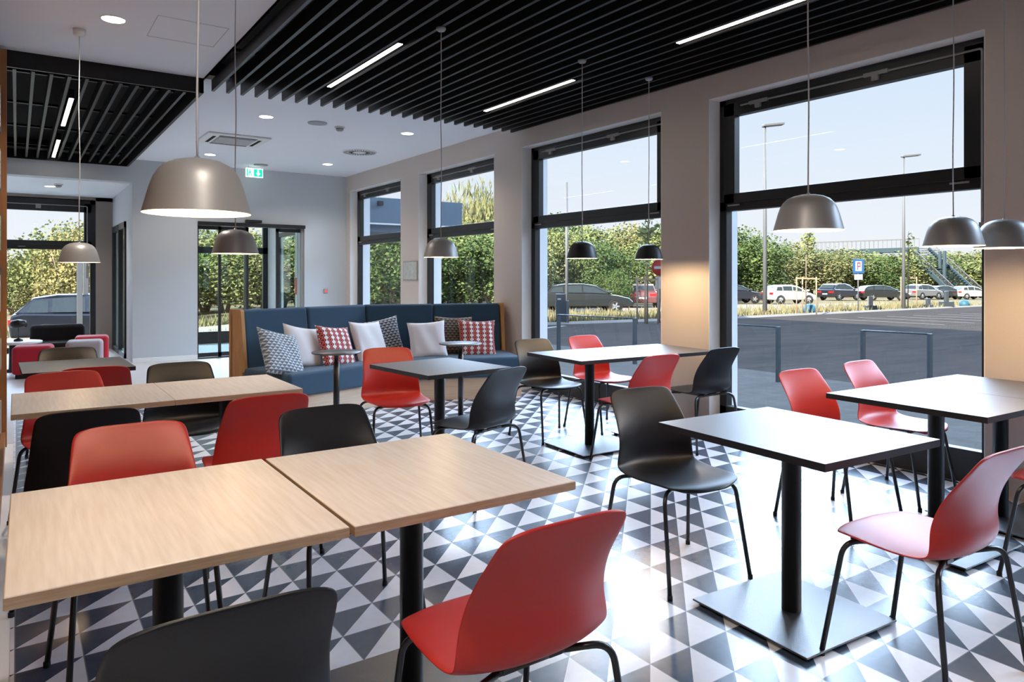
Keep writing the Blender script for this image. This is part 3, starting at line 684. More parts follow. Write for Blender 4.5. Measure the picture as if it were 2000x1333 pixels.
table(0.334, 2.104, -0.5, .704, .805, 'oak', 'light oak square table, left half of the front pair', G1)
table(1.052, 2.092, -0.5, .708, .805, 'oak', 'light oak square table, right half of the front pair', G1)
G2 = 'second pair of oak tables'
table(0.318, 4.292, 0, .68, .70, 'oak', 'light oak table, left half of the second pair', G2)
table(0.985, 4.290, 0, .65, .70, 'oak', 'light oak table, right half of the second pair', G2)
table(0.345, 5.93, 1.5, .65, .74, 'black', 'black topped table at far left before the red stool')
table(2.43, 4.40, 5, .68, .76, 'black', 'single black topped table with a red chair behind it')
G3 = 'pair of black tables by the window'
table(3.785, 4.375, -3, .72, .73, 'black', 'black topped table, left half of the pair by the middle window', G3)
table(4.505, 4.335, -3, .70, .73, 'black', 'black topped table, right half of the pair, beside the pillar', G3)
table(2.583, 1.742, -3.5, .70, .80, 'black', 'black square table standing alone at near right, white with window glare')
G4 = 'pair of black tables at the right edge'
table(3.885, 1.785, -2.5, .68, .79, 'black', 'black table right of the near square one, left half of its pair', G4)
table(4.57, 1.755, -2.5, .68, .79, 'black', 'black table at the right edge against the wall, right half of its pair', G4)

def round_table(x, y, z, r, label):
    t = empty('round_side_table', (x, y, 0), 0, label, 'side table', 'small round tables by the sofa')
    MB().lathe([(0, z - .012), (r - .002, z - .012), (r, z - .009), (r, z - .003), (r - .002, z), (0, z)], 'plate_black', 56).build('tabletop', t)
    MB().lathe([(.026, .010), (.026, z - .09), (.019, z - .085), (.019, z - .03), (.05, z - .012)], 'metal_black', 28).build('column', t)
    MB().box((-.2, -.2, 0), (.2, .2, .010), 'plate_black').build('base_plate', t, bevel=.003)
round_table(2.215, 5.80, .735, .205, 'small round black table at left before the sofa')
round_table(3.475, 5.88, .735, .205, 'small round black table at right before the sofa')

# ------------------------------------------------------------------ corner sofa
LP, CP, RP = Vector((1.80, 7.36)), Vector((3.37, 7.90)), Vector((4.97, 7.38))
sofa = empty('corner_bench', (3.2, 7.3, 0), 0, 'high backed dark blue corner sofa bench on an oak plinth', 'sofa')
off = Vector((-3.2, -7.3))
def quad_mb(a0, a1, b1, b0, z0, z1, m): return MB().prism([tuple(a0 + off), tuple(a1 + off), tuple(b1 + off), tuple(b0 + off)], z0, z1, m)
nL = Vector((-(CP - LP).y, (CP - LP).x)).normalized(); nR = Vector((-(RP - CP).y, (RP - CP).x)).normalized()
nM = (nL + nR).normalized(); kM = 1 / nM.dot(nL)
def run(p0, p1, n0, n1, d0, d1, z0, z1, m, name, bev, parent=sofa, seg=4):
    mb = quad_mb(p0 - n0 * d0, p1 - n1 * d0, p1 - n1 * d1, p0 - n0 * d1, z0, z1, m)
    return mb.build(name, parent, bevel=bev, seg=seg)
nMk = nM * kM
# plinth, seats
run(LP, CP, nL, nMk, .77, .06, 0, .235, 'plinth_oak', 'plinth', .003); run(CP, RP, nMk, nR, .77, .06, 0, .235, 'plinth_oak', 'plinth', .003)
run(LP, CP, nL, nMk, .82, .04, .237, .462, 'fabric_blue', 'seat_cushion', .035); run(CP, RP, nMk, nR, .82, .04, .237, .462, 'fabric_blue', 'seat_cushion', .035)
# slanted backs, four upholstered panels
def back(p0, p1, n0, n1, g0, g1):
    d = (p1 - p0).normalized(); a = p0 + d * g0; b = p1 - d * g1
    fb0, fb1 = a - n0 * .085, b - n1 * .085            # front, at seat height
    ft0, ft1 = a, b; r0, r1 = a + n0 * .10, b + n1 * .10
    z0, z1 = .40, 1.035
    vs = [(*(fb0 + off), z0), (*(fb1 + off), z0), (*(r1 + off), z0), (*(r0 + off), z0), (*(ft0 + off), z1), (*(ft1 + off), z1), (*(r1 + off), z1), (*(r0 + off), z1)]
    MB().add(vs, [(0, 3, 2, 1), (4, 5, 6, 7), (0, 1, 5, 4), (1, 2, 6, 5), (2, 3, 7, 6), (3, 0, 4, 7)], 'fabric_blue').build('back_cushion', sofa, bevel=.028, seg=4)
mL = LP + (CP - LP) * .5; mR = CP + (RP - CP) * .48
back(LP, mL, nL, nL, .045, .003); back(mL, CP, nL, nMk, .003, .001); back(CP, mR, nMk, nR, .001, .003); back(mR, RP, nR, nR, .003, .045)
# oak back board and end panels
for p0, p1, n0, n1 in ((LP, CP, nL, nMk), (CP, RP, nMk, nR)): quad_mb(p0 + n0 * .102, p1 + n1 * .102, p1 + n1 * .125, p0 + n0 * .125, 0, 1.0, 'oak_veneer').build('back_board', sofa)
def end_panel(p, n, side):
    d = Vector((n.y, -n.x)) * side          # outward along the run
    prof = [(.16, 0), (-.15, 0), (-.045, 1.02), (-.03, 1.04), (.145, 1.04), (.16, 1.02)]
    a = [(*(p + n * u + d * .0 + off), z) for u, z in prof]; b_ = [(*(p + n * u - d * .04 + off), z) for u, z in prof]; k = len(prof)
    a2 = [(*(p + n * u + off), z) for u, z in prof]
    mb = MB().add(a2 + b_, [tuple(range(k)), tuple(range(2 * k - 1, k - 1, -1))] + [((i + 1) % k, i, k + i, k + (i + 1) % k) for i in range(k)], 'oak_veneer')
    mb.build('end_panel', sofa, bevel=.003)
end_panel(LP, nL, -1); end_panel(RP, nR, 1)

# scatter cushions
def cushion(px, d_back, run_, z, size, m, tilt, roll, label, yawo=0):
    """px: distance along the run from its start; leaning against the back"""
    p0, n_ = (LP, nL) if run_ == 'L' else (CP, nR)
    dr = ((CP - LP) if run_ == 'L' else (RP - CP)).normalized()
    c = p0 + dr * px - n_ * d_back
    N = 14; h = size / 2; vs = []; fs = []
    def pt(u, v, sgn):
        e = (1 - abs(u) ** 3) * (1 - abs(v) ** 3)
        pin = 1 - 0.085 * ((1 - u * u) * abs(v) ** 3 + (1 - v * v) * abs(u) ** 3)
        th = 0.060 * (max(e, 0) ** 0.42)
        return (u * h * (1 - 0.085 * (1 - v * v) * abs(u) ** 4), sgn * th + .006 * math.sin(7 * u + 3 * v) * e, v * h * (1 - 0.085 * (1 - u * u) * abs(v) ** 4))
    for sgn in (-1, 1):
        k = len(vs)
        for i in range(N + 1):
            for j in range(N + 1): vs.append(pt(-1 + 2 * i / N, -1 + 2 * j / N, sgn))
        for i in range(N):
            for j in range(N):
                a = k + i * (N + 1) + j; f = (a, a + N + 1, a + N + 2, a + 1)
                fs.append(f if sgn < 0 else f[::-1])
    o = MB().add(vs, fs, m, None, True).build('scatter_cushion', merge=True)
    ang = math.atan2(dr.y, dr.x) + math.radians(yawo)
    o.matrix_world = Matrix.Translation((c.x, c.y, z)) @ Matrix.Rotation(ang, 4, 'Z') @ Matrix.Rotation(math.radians(-tilt), 4, 'X') @ Matrix.Rotation(math.radians(roll), 4, 'Y')
    tag(o, label, 'cushion', 'cushions on the sofa')
cushion(.10, .56, 'L', .630, .50, 'weave_blue', 30, 16, 'pale blue grey woven cushion at the left end of the sofa', 14)
cushion(.50, .36, 'L', .650, .46, 'fabric_white', 22, 12, 'plain white cushion behind the pale blue woven one, half hidden', 8)
cushion(.84, .46, 'L', .635, .46, 'weave_red', 24, 7, 'red and white patterned cushion behind the left round table', 6)
cushion(1.34, .42, 'L', .640, .49, 'fabric_white', 22, 3, 'plain off white cushion above the red chair', 6)
cushion(.16, .30, 'R', .655, .47, 'weave_slate', 14, -10, 'grey woven cushion in the corner of the sofa', 10)
cushion(.66, .44, 'R', .640, .44, 'fabric_white', 18, -3, 'plain cream cushion with pointed corners, standing alone on the right part')
cushion(1.00, .26, 'R', .670, .46, 'weave_brown', 14, 2, 'dark brown woven cushion tucked behind its neighbours on the right')
cushion(1.25, .41, 'R', .640, .45, 'weave_red', 18, 2, 'red and white patterned cushion at the right end of the sofa')

# ------------------------------------------------------------------ bookcase along the left edge
bc = empty('bookcase', (-.30, 4.0, 0), 0, 'tall open oak bookcase seen edge on at the left border', 'bookcase')
for yy in (7.05, 5.75, 4.45, 3.15, 1.85):
    e_ = yy == 7.05
    MB().box((-.19, yy - 4.03, 0), (.235 if e_ else .175, yy - 4 + .03, 3.19), 'shelf_oak').build('upright', bc, bevel=.002)
for z in (.12, .62, 1.08, 1.54, 2.0, 2.46, 2.92):
    MB().box((-.19, 1.85 - 4, z), (.165, 7.02 - 4, z + .025), 'shelf_oak').build('shelf_board', bc)
MB().box((-.195, 1.85 - 4, 0), (-.185, 7.05 - 4, 3.19), 'shelf_oak').build('back_board', bc)
MB().box((-.18, 1.85 - 4, 0), (.225, 7.05 - 4, .12), 'shelf_oak').build('plinth', bc)
rnd = random.Random(3)
zl = {.12: 'bottom', .62: 'second', 1.08: 'third', 1.54: 'fourth', 2.0: 'fifth', 2.46: 'sixth'}
for z in (.12, .62, 1.08, 1.54, 2.0, 2.46):
    for bay in (3, 2, 1):
        y = 1.90 + bay * 1.3
        for k in range(4):
            w_ = rnd.uniform(.03, .05); hgt = rnd.uniform(.24, .34); dpt = rnd.uniform(.20, .25)
            y0 = y + .10 + k * .30 + rnd.uniform(0, .05)
            c_ = rnd.choice(['book_cream', 'book_green', 'book_rust', 'book_slate', 'book_cream'])
            b_ = MB().box((-.10 - dpt, y0, z + .0255), (-.10, y0 + w_, z + .0255 + hgt), c_).build('book', bevel=.003)
            tag(b_, '%s book on the %s shelf of the bookcase, %s bay, %s from the far end' % (c_[5:], zl[z], {3: 'farthest', 2: 'middle', 1: 'nearest'}[bay], ('fourth', 'third', 'second', 'first')[k]), 'book', 'books on the %s bookcase shelf' % zl[z])

# ------------------------------------------------------------------ lounge in the alcove
def stool(x, y, m, label, s=.46, rz=0, h=.45):
    t = empty('upholstered_stool', (x, y, 0), rz, label, 'stool', 'low cube stools in the lounge')
    MB().box((-s / 2, -s / 2, .05), (s / 2, s / 2, h), m).build('body', t, bevel=.055, seg=5)
    MB().box((-s / 2 + .04, -s / 2 + .04, 0), (s / 2 - .04, s / 2 - .04, .05), 'rubber').build('base', t)
stool(.19, 11.75, 'fabric_red', 'bright red cube stool at far left beside the bookcase', .46, -.1, .43)
stool(.81, 12.0, 'fabric_grey', 'grey cube stool in the lounge', .46, -.1)
stool(.96, 12.85, 'fabric_red', 'red cube stool behind the grey one', .46, -.1)
t = empty('lounge_armchair', (.55, 13.75, 0), 0, 'wide black armchair in front of the alcove window', 'armchair')
MB().box((-.38, .0, .26), (.38, .15, .585), 'fabric_black').build('backrest', t, bevel=.07, seg=5)
MB().box((-.39, -.50, .18), (.39, .10, .33), 'fabric_black').build('seat', t, bevel=.05, seg=4)
for sx_ in (-.36, .36):
    for sy_ in (-.45, .05): MB().tube([(sx_, sy_, 0), (sx_ * .9, sy_ * .9, .22)], .014, 'metal_black', 8).build('leg', t)
t = empty('coffee_table', (-.05, 12.6, 0), 0, 'round white coffee table on a black pedestal at far left', 'coffee table')
MB().lathe([(0, .40), (.36, .40), (.365, .41), (.365, .425), (0, .425)], 'table_white', 48).build('tabletop', t)
MB().lathe([(.20, 0), (.20, .015), (.05, .03), (.04, .40)], 'metal_black', 28).build('pedestal', t)
t = empty('table_lamp', (.02, 12.62, .425), 0, 'tiny black mushroom table lamp on the white coffee table', 'table lamp')
MB().lathe([(0, 0), (.06, 0), (.055, .03), (.01, .045), (.006, .06), (.006, .20)], 'metal_black', 20).build('stand', t)
MB().lathe([(0, .19), (.09, .20), (.115, .25), (.09, .30), (0, .32)], 'metal_black', 28).build('lamp_shade', t)

# ------------------------------------------------------------------ outdoors
def zg(X, Y): return -.30 - .011 * max(X - 5, Y - 15, 0) - .035 * min(max(Y - 15, 0), 14) * min(max((12 - X) / 8, 0), 1)
def spot(px, d):
    """ground point seen in picture column px at distance d along the view axis"""
    l = (px - 1000) / 1398.1 * d
    X = d * math.sin(YAW) + l * math.cos(YAW); Y = d * math.cos(YAW) - l * math.sin(YAW)
    return X, Y, zg(X, Y)
def ground_patch(x0, x1, y0, y1, n, m, lift, name, edge=None):
    mb = MB(); vs = []; fs = []; nx, ny = n
    for i in range(nx + 1):
        for j in range(ny + 1):
            X = x0 + (x1 - x0) * i / nx; yy1 = edge(X) if edge else y1; Y = y0 + (yy1 - y0) * j / ny
            vs.append((X, Y, zg(X, Y) + lift))
    for i in range(nx):
        for j in range(ny):
            a = i * (ny + 1) + j; fs.append((a, a + ny + 1, a + ny + 2, a + 1))
    return struct(mb.add(vs, fs, m), name)
kerb = lambda X: 20.6 if X < 27 else 20.6 + (X - 27) * .102
ground_patch(-80, 260, -80, 200, (120, 100), 'dry_ground', -.03, 'ground')
ground_patch(XO, 130, -60, 20, (70, 40), 'asphalt', 0.02, 'ground', kerb)
ground_patch(XO, 10.9, -60, 15.0, (6, 30), 'paving', 0.045, 'ground')
ground_patch(-60, 60, 25.5, 33, (60, 6), 'gravel_road', 0.012, 'ground')
mb = MB()
for i in range(40):
    X = 15 + i * 2.4; M = None
    mb.add([(X, kerb(X), zg(X, 15) + .02), (X + 2.4, kerb(X + 2.4), zg(X + 2.4, 15) + .02), (X + 2.4, kerb(X + 2.4) + .15, zg(X + 2.4, 15) + .10), (X, kerb(X) + .15, zg(X, 15) + .10), (X, kerb(X) + .30, zg(X, 15) + .10), (X + 2.4, kerb(X + 2.4) + .30, zg(X + 2.4, 15) + .10)], [(0, 1, 2, 3), (3, 2, 5, 4)], 'kerb_stone')
struct(mb, 'trim_7')
mb = MB()
for i in range(7):
    X = 30 + i * 2.6
    mb.add([(X, 13.5, zg(X, 0) + .03), (X + .14, 13.5, zg(X, 0) + .03), (X + .14, 18.5, zg(X, 0) + .03), (X, 18.5, zg(X, 0) + .03)], [(0, 1, 2, 3)], 'line_paint')
mb.add([(11, 17.6, zg(11, 0) + .03), (16, 20.0, zg(16, 0) + .03), (16, 19.7, zg(16, 0) + .03), (11, 17.3, zg(11, 0) + .03)], [(3, 2, 1, 0)], 'line_paint')
struct(mb, 'trim_8')
# storeys above the cafe (they throw the shade that lies on the asphalt)
struct(MB().box((-14, -60, 3.47), (XO, 15.75, 12.9), 'render_white'), 'wall_upper')
struct(MB().box((XL - .2, YB - .2, 3.40), (XO, YF + .2, 3.47), 'render_white').box((-3.2, 7, 3.40), (XL, 15.75, 3.47), 'render_white').box((-3.2, 12.8, 2.86), (4.56, 15.75, 3.47), 'render_white'), 'wall_outside')
# entrance canopy
t = empty('entrance_canopy', (6.5, 14.4, 2.4), 0, 'dark grey box canopy over the side entrance, seen through the two far windows', 'canopy')
MB().box((5.43 - 6.5, 13.2 - 14.4, .03), (7.84 - 6.5, 1.35, .54), 'canopy_grey').build('fascia', t, bevel=.01)
MB().box((5.43 - 6.5, -1.22, .0), (7.86 - 6.5, 1.37, .03), 'canopy_light').build('edge_trim', t)
MB().box((5.43 - 6.5, -1.1, -.14), (7.7 - 6.5, 1.2, .0), 'canopy_grey').build('soffit', t)
MB().box((-.62, -1.28, .38), (-.52, -1.2, .46), 'frame_black').build('camera', t)
for xx in (1.1,): MB().box((xx, .9, -2.85), (xx + .12, 1.02, -.14), 'canopy_grey').build('post', t)

def post_tube(mb, x, y, z0, z1, r, m, seg=10): return mb.tube([(x, y, z0), (x, y, z1)], r, m, seg)
# bicycle hoops outside the windows
for i, (x0, y0, x1, y1, lab) in enumerate(((9.71, 9.91, 9.34, 11.78, 'slim dark steel bicycle hoop outside the middle window'), (9.94, 6.94, 9.85, 8.9, 'slim dark steel bicycle hoop behind the left part of the largest window'), (10.57, 4.94, 10.45, 5.84, 'slim dark steel bicycle hoop behind the right part of the largest window'))):
    z = zg(x0, y0) + .02; t = empty('bicycle_hoop', (x0, y0, z), 0, lab, 'bicycle stand', 'bicycle hoops outside')
    dx, dy = x1 - x0, y1 - y0
    MB().box((-.04, -.02, 0), (.04, .02, .90), 'steel_dark').build('post', t); MB().box((dx - .04, dy - .02, 0), (dx + .04, dy + .02, .90), 'steel_dark').build('post', t)
    MB().tube([(0, 0, .895), (dx, dy, .895)], .012, 'steel_dark', 8).build('rail', t)
# lamp posts
def street_lamp(X, Y, h, label, arm=1.0):
    z = zg(X, Y); t = empty('street_lamp', (X, Y, z), 0, label, 'street lamp', 'grey street lamps')
    MB().tube([(0, 0, 0), (0, 0, h * .55), (0, 0, h)], [.11, .085, .055], 'galvanised', 14).build('pole', t)
    MB().box((-.1, -.2, -.04), (arm, .2, .08), 'galvanised', Matrix.Translation((0, 0, h)) @ rot_z(-YAW) @ Matrix.Rotation(-.10, 4, 'Y')).build('lamp_head', t, bevel=.03)
street_lamp(29.91, 21.62, 9.25, 'tall grey street lamp, nearer of the two behind the largest window', .9)
street_lamp(45.62, 22.88, 9.6, 'tall grey street lamp, farther one near the stairs of the footbridge', 1.0)
X, Y, z = 17.32, 21.35, zg(17.32, 21.35)
tag(MB().tube([(0, 0, 0), (0, 0, 5.4)], .055, 'galvanised', 12, Matrix.Translation((X, Y, z))).build('barrier_pole'), 'plain thin upright pole beside the dark parking terminal', 'pole')
t = empty('parking_terminal', (16.70, 20.94, zg(16.7, 20.9)), -YAW, 'dark grey parking terminal box on the verge behind the middle window', 'parking terminal')
MB().box((-.18, -.15, 0), (.18, .15, 1.14), 'steel_dark').build('housing', t, bevel=.01)
MB().box((.19, -.1, 0), (.30, .1, .88), 'galvanised').build('side_post', t)
MB().box((-.13, -.155, .92), (0.0, -.15, .98), 'sign_white').build('label_plate', t)
# stakes with saplings
def sapling(X, Y, h, hs, label, seed, wd=.40):
    z = zg(X, Y); t = empty('staked_sapling', (X, Y, z), -YAW, label, 'sapling', 'young trees on wooden stakes')
    for a, b_ in ((-wd, 0), (wd, 0), (0, .5)): MB().tube([(a, b_, 0), (a, b_, hs)], .035, 'sapling_wood', 8).build('stake', t)
    MB().box((-wd, -.02, hs - .12), (wd, .03, hs - .05), 'sapling_wood').build('crossbar', t)
    MB().tube([(0, .1, 0), (.02, .1, h * .5), (.04, .1, h)], [.035, .028, .01], 'bark', 8).build('trunk', t)
    leaves((.03, .1, h * .78), (.55, .55, h * .24), 150, .12, 'leaf_light', seed).build('foliage', t)
def leaf_material(name, a, b):
    m = mat(name, a, 0.75, spec=0.1, noise=(1.6, b, (1, 1, 1), 6))
for nm, a, b_ in (('leaf_green', (0.060, 0.100, 0.034), (0.125, 0.165, 0.058)), ('leaf_light', (0.145, 0.178, 0.064), (0.245, 0.245, 0.11)), ('leaf_olive', (0.145, 0.155, 0.065), (0.27, 0.245, 0.13)), ('leaf_yellow', (0.23, 0.215, 0.085), (0.32, 0.27, 0.135))): leaf_material(nm, a, b_)
def leaves(c, r, n, size, m, seed, lobes=7, droop=False):
    rnd = random.Random(seed); mb = MB(); i = mb.mi(m)
    L = []
    for k in range(lobes):
        a = rnd.uniform(0, 2 * PI); q = rnd.uniform(.15, .6); L.append((c[0] + r[0] * q * math.cos(a), c[1] + r[1] * q * math.sin(a), c[2] + r[2] * rnd.uniform(-.55, .55), rnd.uniform(.38, .62)))
    for k in range(n):
        lx, ly, lz, s_ = rnd.choice(L)
        th = rnd.uniform(0, 2 * PI); ph = math.acos(rnd.uniform(-1, 1)); q = rnd.uniform(.55, 1.08)
        p = Vector((lx + r[0] * s_ * q * math.sin(ph) * math.cos(th), ly + r[1] * s_ * q * math.sin(ph) * math.sin(th), lz + r[2] * s_ * q * math.cos(ph)))
        sz = size * rnd.uniform(.5, 1.3)
        ax = Vector((rnd.gauss(0, 1), rnd.gauss(0, 1), rnd.gauss(0, .6))).normalized()
        if droop: ax = Vector((rnd.gauss(0, .3), rnd.gauss(0, .3), -1)).normalized()
        bx = ax.cross(Vector((rnd.gauss(0, 1), rnd.gauss(0, 1), rnd.gauss(0, 1)))).normalized()
        k0 = len(mb.v); a = ax * sz * (2.6 if droop else 1.0); b = bx * sz * (.35 if droop else .6)
        mb.v += [tuple(p - a), tuple(p + b), tuple(p + a), tuple(p - b)]; mb.f.append([k0, k0 + 1, k0 + 2, k0 + 3]); mb.m.append(i); mb.smooth.append(False)
    return mb
sapling(19.73, 19.45, 4.2, 1.80, 'young tree between wooden stakes behind the right edge of the middle window', 5)
sapling(32.96, 21.37, 4.6, 1.95, 'young tree between wooden stakes under the silver pendant, behind the white car', 6, .5)
sapling(46.9, 23.2, 5.0, 2.1, 'young tree between wooden stakes beside the farther street lamp', 8, .5)
# signs
X, Y, z = 38.81, 21.97, zg(38.8, 22)
t = empty('parking_sign', (X, Y, z), -YAW - .1, 'square blue parking sign with white field on a pole', 'sign')
MB().tube([(0, 0, 0), (0, 0, 3.05)], .035, 'galvanised', 8).build('pole', t)
MB().box((-.30, -.06, 2.2), (.30, -.04, 3.0), 'sign_blue').box((-.17, -.065, 2.33), (.17, -.06, 2.88), 'sign_white').box((-.07, -.07, 2.40), (-.02, -.065, 2.82), 'sign_blue').box((-.07, -.07, 2.75), (.10, -.065, 2.82), 'sign_red').box((-.07, -.07, 2.56), (.10, -.065, 2.62), 'sign_red').box((.06, -.07, 2.56), (.10, -.065, 2.82), 'sign_red').build('sign_face', t)
MB().box((-.22, -.06, 1.85), (.22, -.04, 2.15), 'sign_white').build('lower_plate', t)
X, Y, z = 20.65, 19.72, zg(20.65, 19.7)
t = empty('traffic_sign', (X, Y, z), -YAW, 'round red and white traffic sign half hidden by the pillar', 'sign')
MB().tube([(0, 0, 0), (0, 0, 2.5)], .035, 'galvanised', 8).build('pole', t)
MB().lathe([(0, 0), (.32, 0), (.32, .02), (0, .02)], 'sign_red', 32, Matrix.Translation((0, -.05, 2.18)) @ Matrix.Rotation(PI / 2, 4, 'X')).box((-.22, -.075, 2.13), (.22, -.071, 2.23), 'sign_white').build('sign_face', t)
MB().box((-.17, -.06, 1.35), (.17, -.04, 1.82), 'sign_white').build('lower_plate', t)
t = empty('steel_column', (1.55, 25.0, zg(1.5, 25)), 0, 'grey steel column in front of the dark car, seen through the alcove window', 'column')
MB().box((-.07, -.07, 0), (.07, .07, 3.2), 'galvanised').build('shaft', t); MB().box((.16, 1, 0), (.30, 1.14, 2.8), 'galvanised').build('shaft', t)
# small things on the verge
for i, (X, Y, lab) in enumerate(((34.83, 22.37, 'small bright blue bag at the foot of the staked sapling'), (56.93, 24.2, 'small bright blue bag at the right end of the verge'))):
    tag(MB().lathe([(0, 0), (.30, .0), (.36, .15), (.28, .42), (.10, .50), (0, .48)], 'bag_blue', 14, Matrix.Translation((X, Y, zg(X, Y) + .02))).build('watering_bag'), lab, 'bag')
for i, (X, Y, s_, lab) in enumerate(((41.86, 22.95, .9, 'short pale bollard on a dark base on the verge'), (50.47, 23.7, .7, 'small dark lantern bollard on the kerb'), (53.06, 23.7, 1.2, 'dark electrical cabinet on the kerb before the parked cars'))):
    t = empty('bollard' if i < 2 else 'electrical_cabinet', (X, Y, zg(X, Y) + .02), -YAW, lab, 'bollard' if i < 2 else 'cabinet')
    MB().box((-.35 * s_, -.2, 0), (.35 * s_, .2, .35 * s_), 'steel_dark').build('base', t)
    (MB().box((-.12, -.12, .30 * s_), (.12, .12, .95 * s_), 'kerb_stone' if i == 0 else 'steel_dark')).build('head', t, bevel=.03)

# cars
def car(X, Y, ang, paint, kind, label, name='car'):
    z = zg(X, Y) + .03; t = empty(name, (X, Y, z), math.radians(ang), label, 'car')
    # x forward, length about 4.6
    if kind == 'estate':
        L, W, body = 4.7, .90, [(-2.30, .30), (-2.34, .62), (-2.28, .95), (-2.10, 1.02), (-1.0, .98), (.9, .94), (1.55, .86), (2.15, .72), (2.34, .55), (2.34, .30)]
        roof = [(-2.18, 1.0), (-1.80, 1.36), (-1.2, 1.46), (-.2, 1.47), (.45, 1.36), (1.25, .95)]; wheels = (-1.38, 1.42)
        wins = [(-1.95, -1.30), (-1.22, -.32), (-.24, .95)]
    elif kind == 'suv':
        L, W, body = 4.5, .92, [(-2.18, .34), (-2.22, .70), (-2.16, 1.02), (-1.9, 1.08), (-.9, 1.04), (.9, 1.0), (1.5, .93), (2.02, .80), (2.2, .60), (2.2, .34)]
        roof = [(-2.08, 1.05), (-1.62, 1.50), (-1.0, 1.60), (-.1, 1.60), (.50, 1.48), (1.2, 1.02)]; wheels = (-1.30, 1.34)
        wins = [(-1.78, -1.25), (-1.15, -.30), (-.20, .88)]
    else:
        L, W, body = 3.8, .84, [(-1.82, .30), (-1.88, .65), (-1.84, .98), (-1.6, 1.03), (-.6, .98), (.8, .92), (1.3, .84), (1.75, .68), (1.88, .50), (1.88, .30)]
        roof = [(-1.78, 1.0), (-1.45, 1.38), (-.9, 1.46), (-.1, 1.46), (.40, 1.34), (1.1, .94)]; wheels = (-1.18, 1.18)
        wins = [(-1.5, -1.0), (-.92, -.18), (-.10, .80)]
    def extrude(poly, w0, w1, m, top=None):
        n_ = len(poly); vs = [(x, -w0 if (top is None or zz < top) else -w1, zz) for x, zz in poly] + [(x, w0 if (top is None or zz < top) else w1, zz) for x, zz in poly]
        return MB().add(vs, [tuple(range(n_)), tuple(range(2 * n_ - 1, n_ - 1, -1))] + [((i + 1) % n_, i, n_ + i, n_ + (i + 1) % n_) for i in range(n_)], m)
    extrude(body, W, W, paint).build('body', t, bevel=.07, seg=3)
    zr = max(q for _, q in roof); base_z = roof[0][1]
    gh = extrude(roof, W - .06, W - .20, paint, base_z + .12); gh.build('cabin', t, bevel=.04, seg=3)
    for side in (-1, 1):
        for (a, b_) in wins:
            def ztop(x):
                for (x0, z0), (x1, z1) in zip(roof, roof[1:]):
                    if x0 <= x <= x1: return z0 + (z1 - z0) * (x - x0) / (x1 - x0)
                return base_z
            a2, b2 = a, b_; zb_ = base_z + .0
            pts = [(a2, zb_ + .03), (b2, zb_ + .02 - (.05 if b2 > .5 else 0)), (b2 - (.18 if b2 > .5 else 0), max(ztop(b2 - .18) - .10, zb_ + .06)), ((a2 + b2) / 2, ztop((a2 + b2) / 2) - .10), (a2 + (.12 if a2 < -1.2 else 0), max(ztop(a2 + .12) - .10, zb_ + .06))]
            off_ = lambda zz: (W - .06 + .008) if zz < base_z + .12 else (W - .06) - (.14) * min(1, (zz - base_z) / (zr - base_z)) ** .9 + .02
            vs = [(x, side * off_(zz), zz) for x, zz in pts] + [(x, side * (off_(zz) - .03), zz) for x, zz in pts]
            k = len(pts)
            MB().add(vs, [tuple(range(k)), tuple(range(2 * k - 1, k - 1, -1))] + [((i + 1) % k, i, k + i, k + (i + 1) % k) for i in range(k)], 'car_glass').build('side_window', t)
    # rear and front screens
    r0, r1 = roof[0], roof[1]; f0, f1 = roof[-1], roof[-2]
    for (p, q, nm) in ((r0, r1, 'rear_window'), (f0, f1, 'windscreen')):
        s_ = -1 if nm == 'rear_window' else 1
        vs = []
        for fr_ in (.18, .88):
            x = p[0] + (q[0] - p[0]) * fr_ + s_ * .02; zz = p[1] + (q[1] - p[1]) * fr_ + .02; ww = (W - .16) - .1 * fr_
            vs += [(x, -ww, zz), (x, ww, zz)]
        MB().add(vs, [(0, 1, 3, 2)], 'car_glass').build(nm, t)
    rw = .34 if kind == 'suv' else .31
    for wx in wheels:
        for side in (-1, 1):
            M = Matrix.Translation((wx, side * (W - .10), rw)) @ Matrix.Rotation(PI / 2, 4, 'X')
            wh = MB().lathe([(rw * .62, -.11), (rw * .95, -.11), (rw, -.08), (rw, .08), (rw * .95, .11), (rw * .62, .11)], 'rubber', 28, M, caps=False).build('wheel', t)
            rm = MB().lathe([(0, -.09), (rw * .62, -.10), (rw * .62, .10), (0, .09)], 'steel_dark', 24, M)
            for k in range(5):
                rm.box((.02, -.035, -.125), (rw * .62, .035, -.10), 'rim_silver', M @ rot_z(2 * PI * k / 5)); rm.box((.02, -.035, .10), (rw * .62, .035, .125), 'rim_silver', M @ rot_z(2 * PI * k / 5))
            rm.build('rim', wh)
            MB().lathe([(rw * 1.18, -.02), (rw * 1.18, .02), (rw * 1.0, .02), (rw * 1.0, -.02)], 'rubber', 28, Matrix.Translation((wx, side * (W - .005), rw)) @ Matrix.Rotation(PI / 2, 4, 'X'), caps=False).build('wheel_arch', t)
    for side in (-1, 1):
        xr = body[1][0]
        MB().box((xr - .01, side * .55 - .14, .72), (xr + .22, side * (W - .005) - (0 if side > 0 else .0), .88), 'tail_red').build('tail_lamp', t) if side > 0 else MB().box((xr - .01, -(W - .005), .72), (xr + .22, -.55 + .14, .88), 'tail_red').build('tail_lamp', t)
        MB().box((1.0, side * (W + .02) - .10, .98), (1.16, side * (W + .02) + .10, 1.10), paint).build('mirror', t, bevel=.03)
    MB().box((body[1][0] - .025, -.26, .55), (body[1][0] + .01, .26, .66), 'plate_white').build('number_plate', t)
def car_at(px, d, ang, *a): X, Y, z = spot(px, d); car(X, Y, ang, *a)
car_at(1143, 37.5, -30, 'paint_graphite', 'estate', 'dark graphite estate car parked behind the parking terminal')
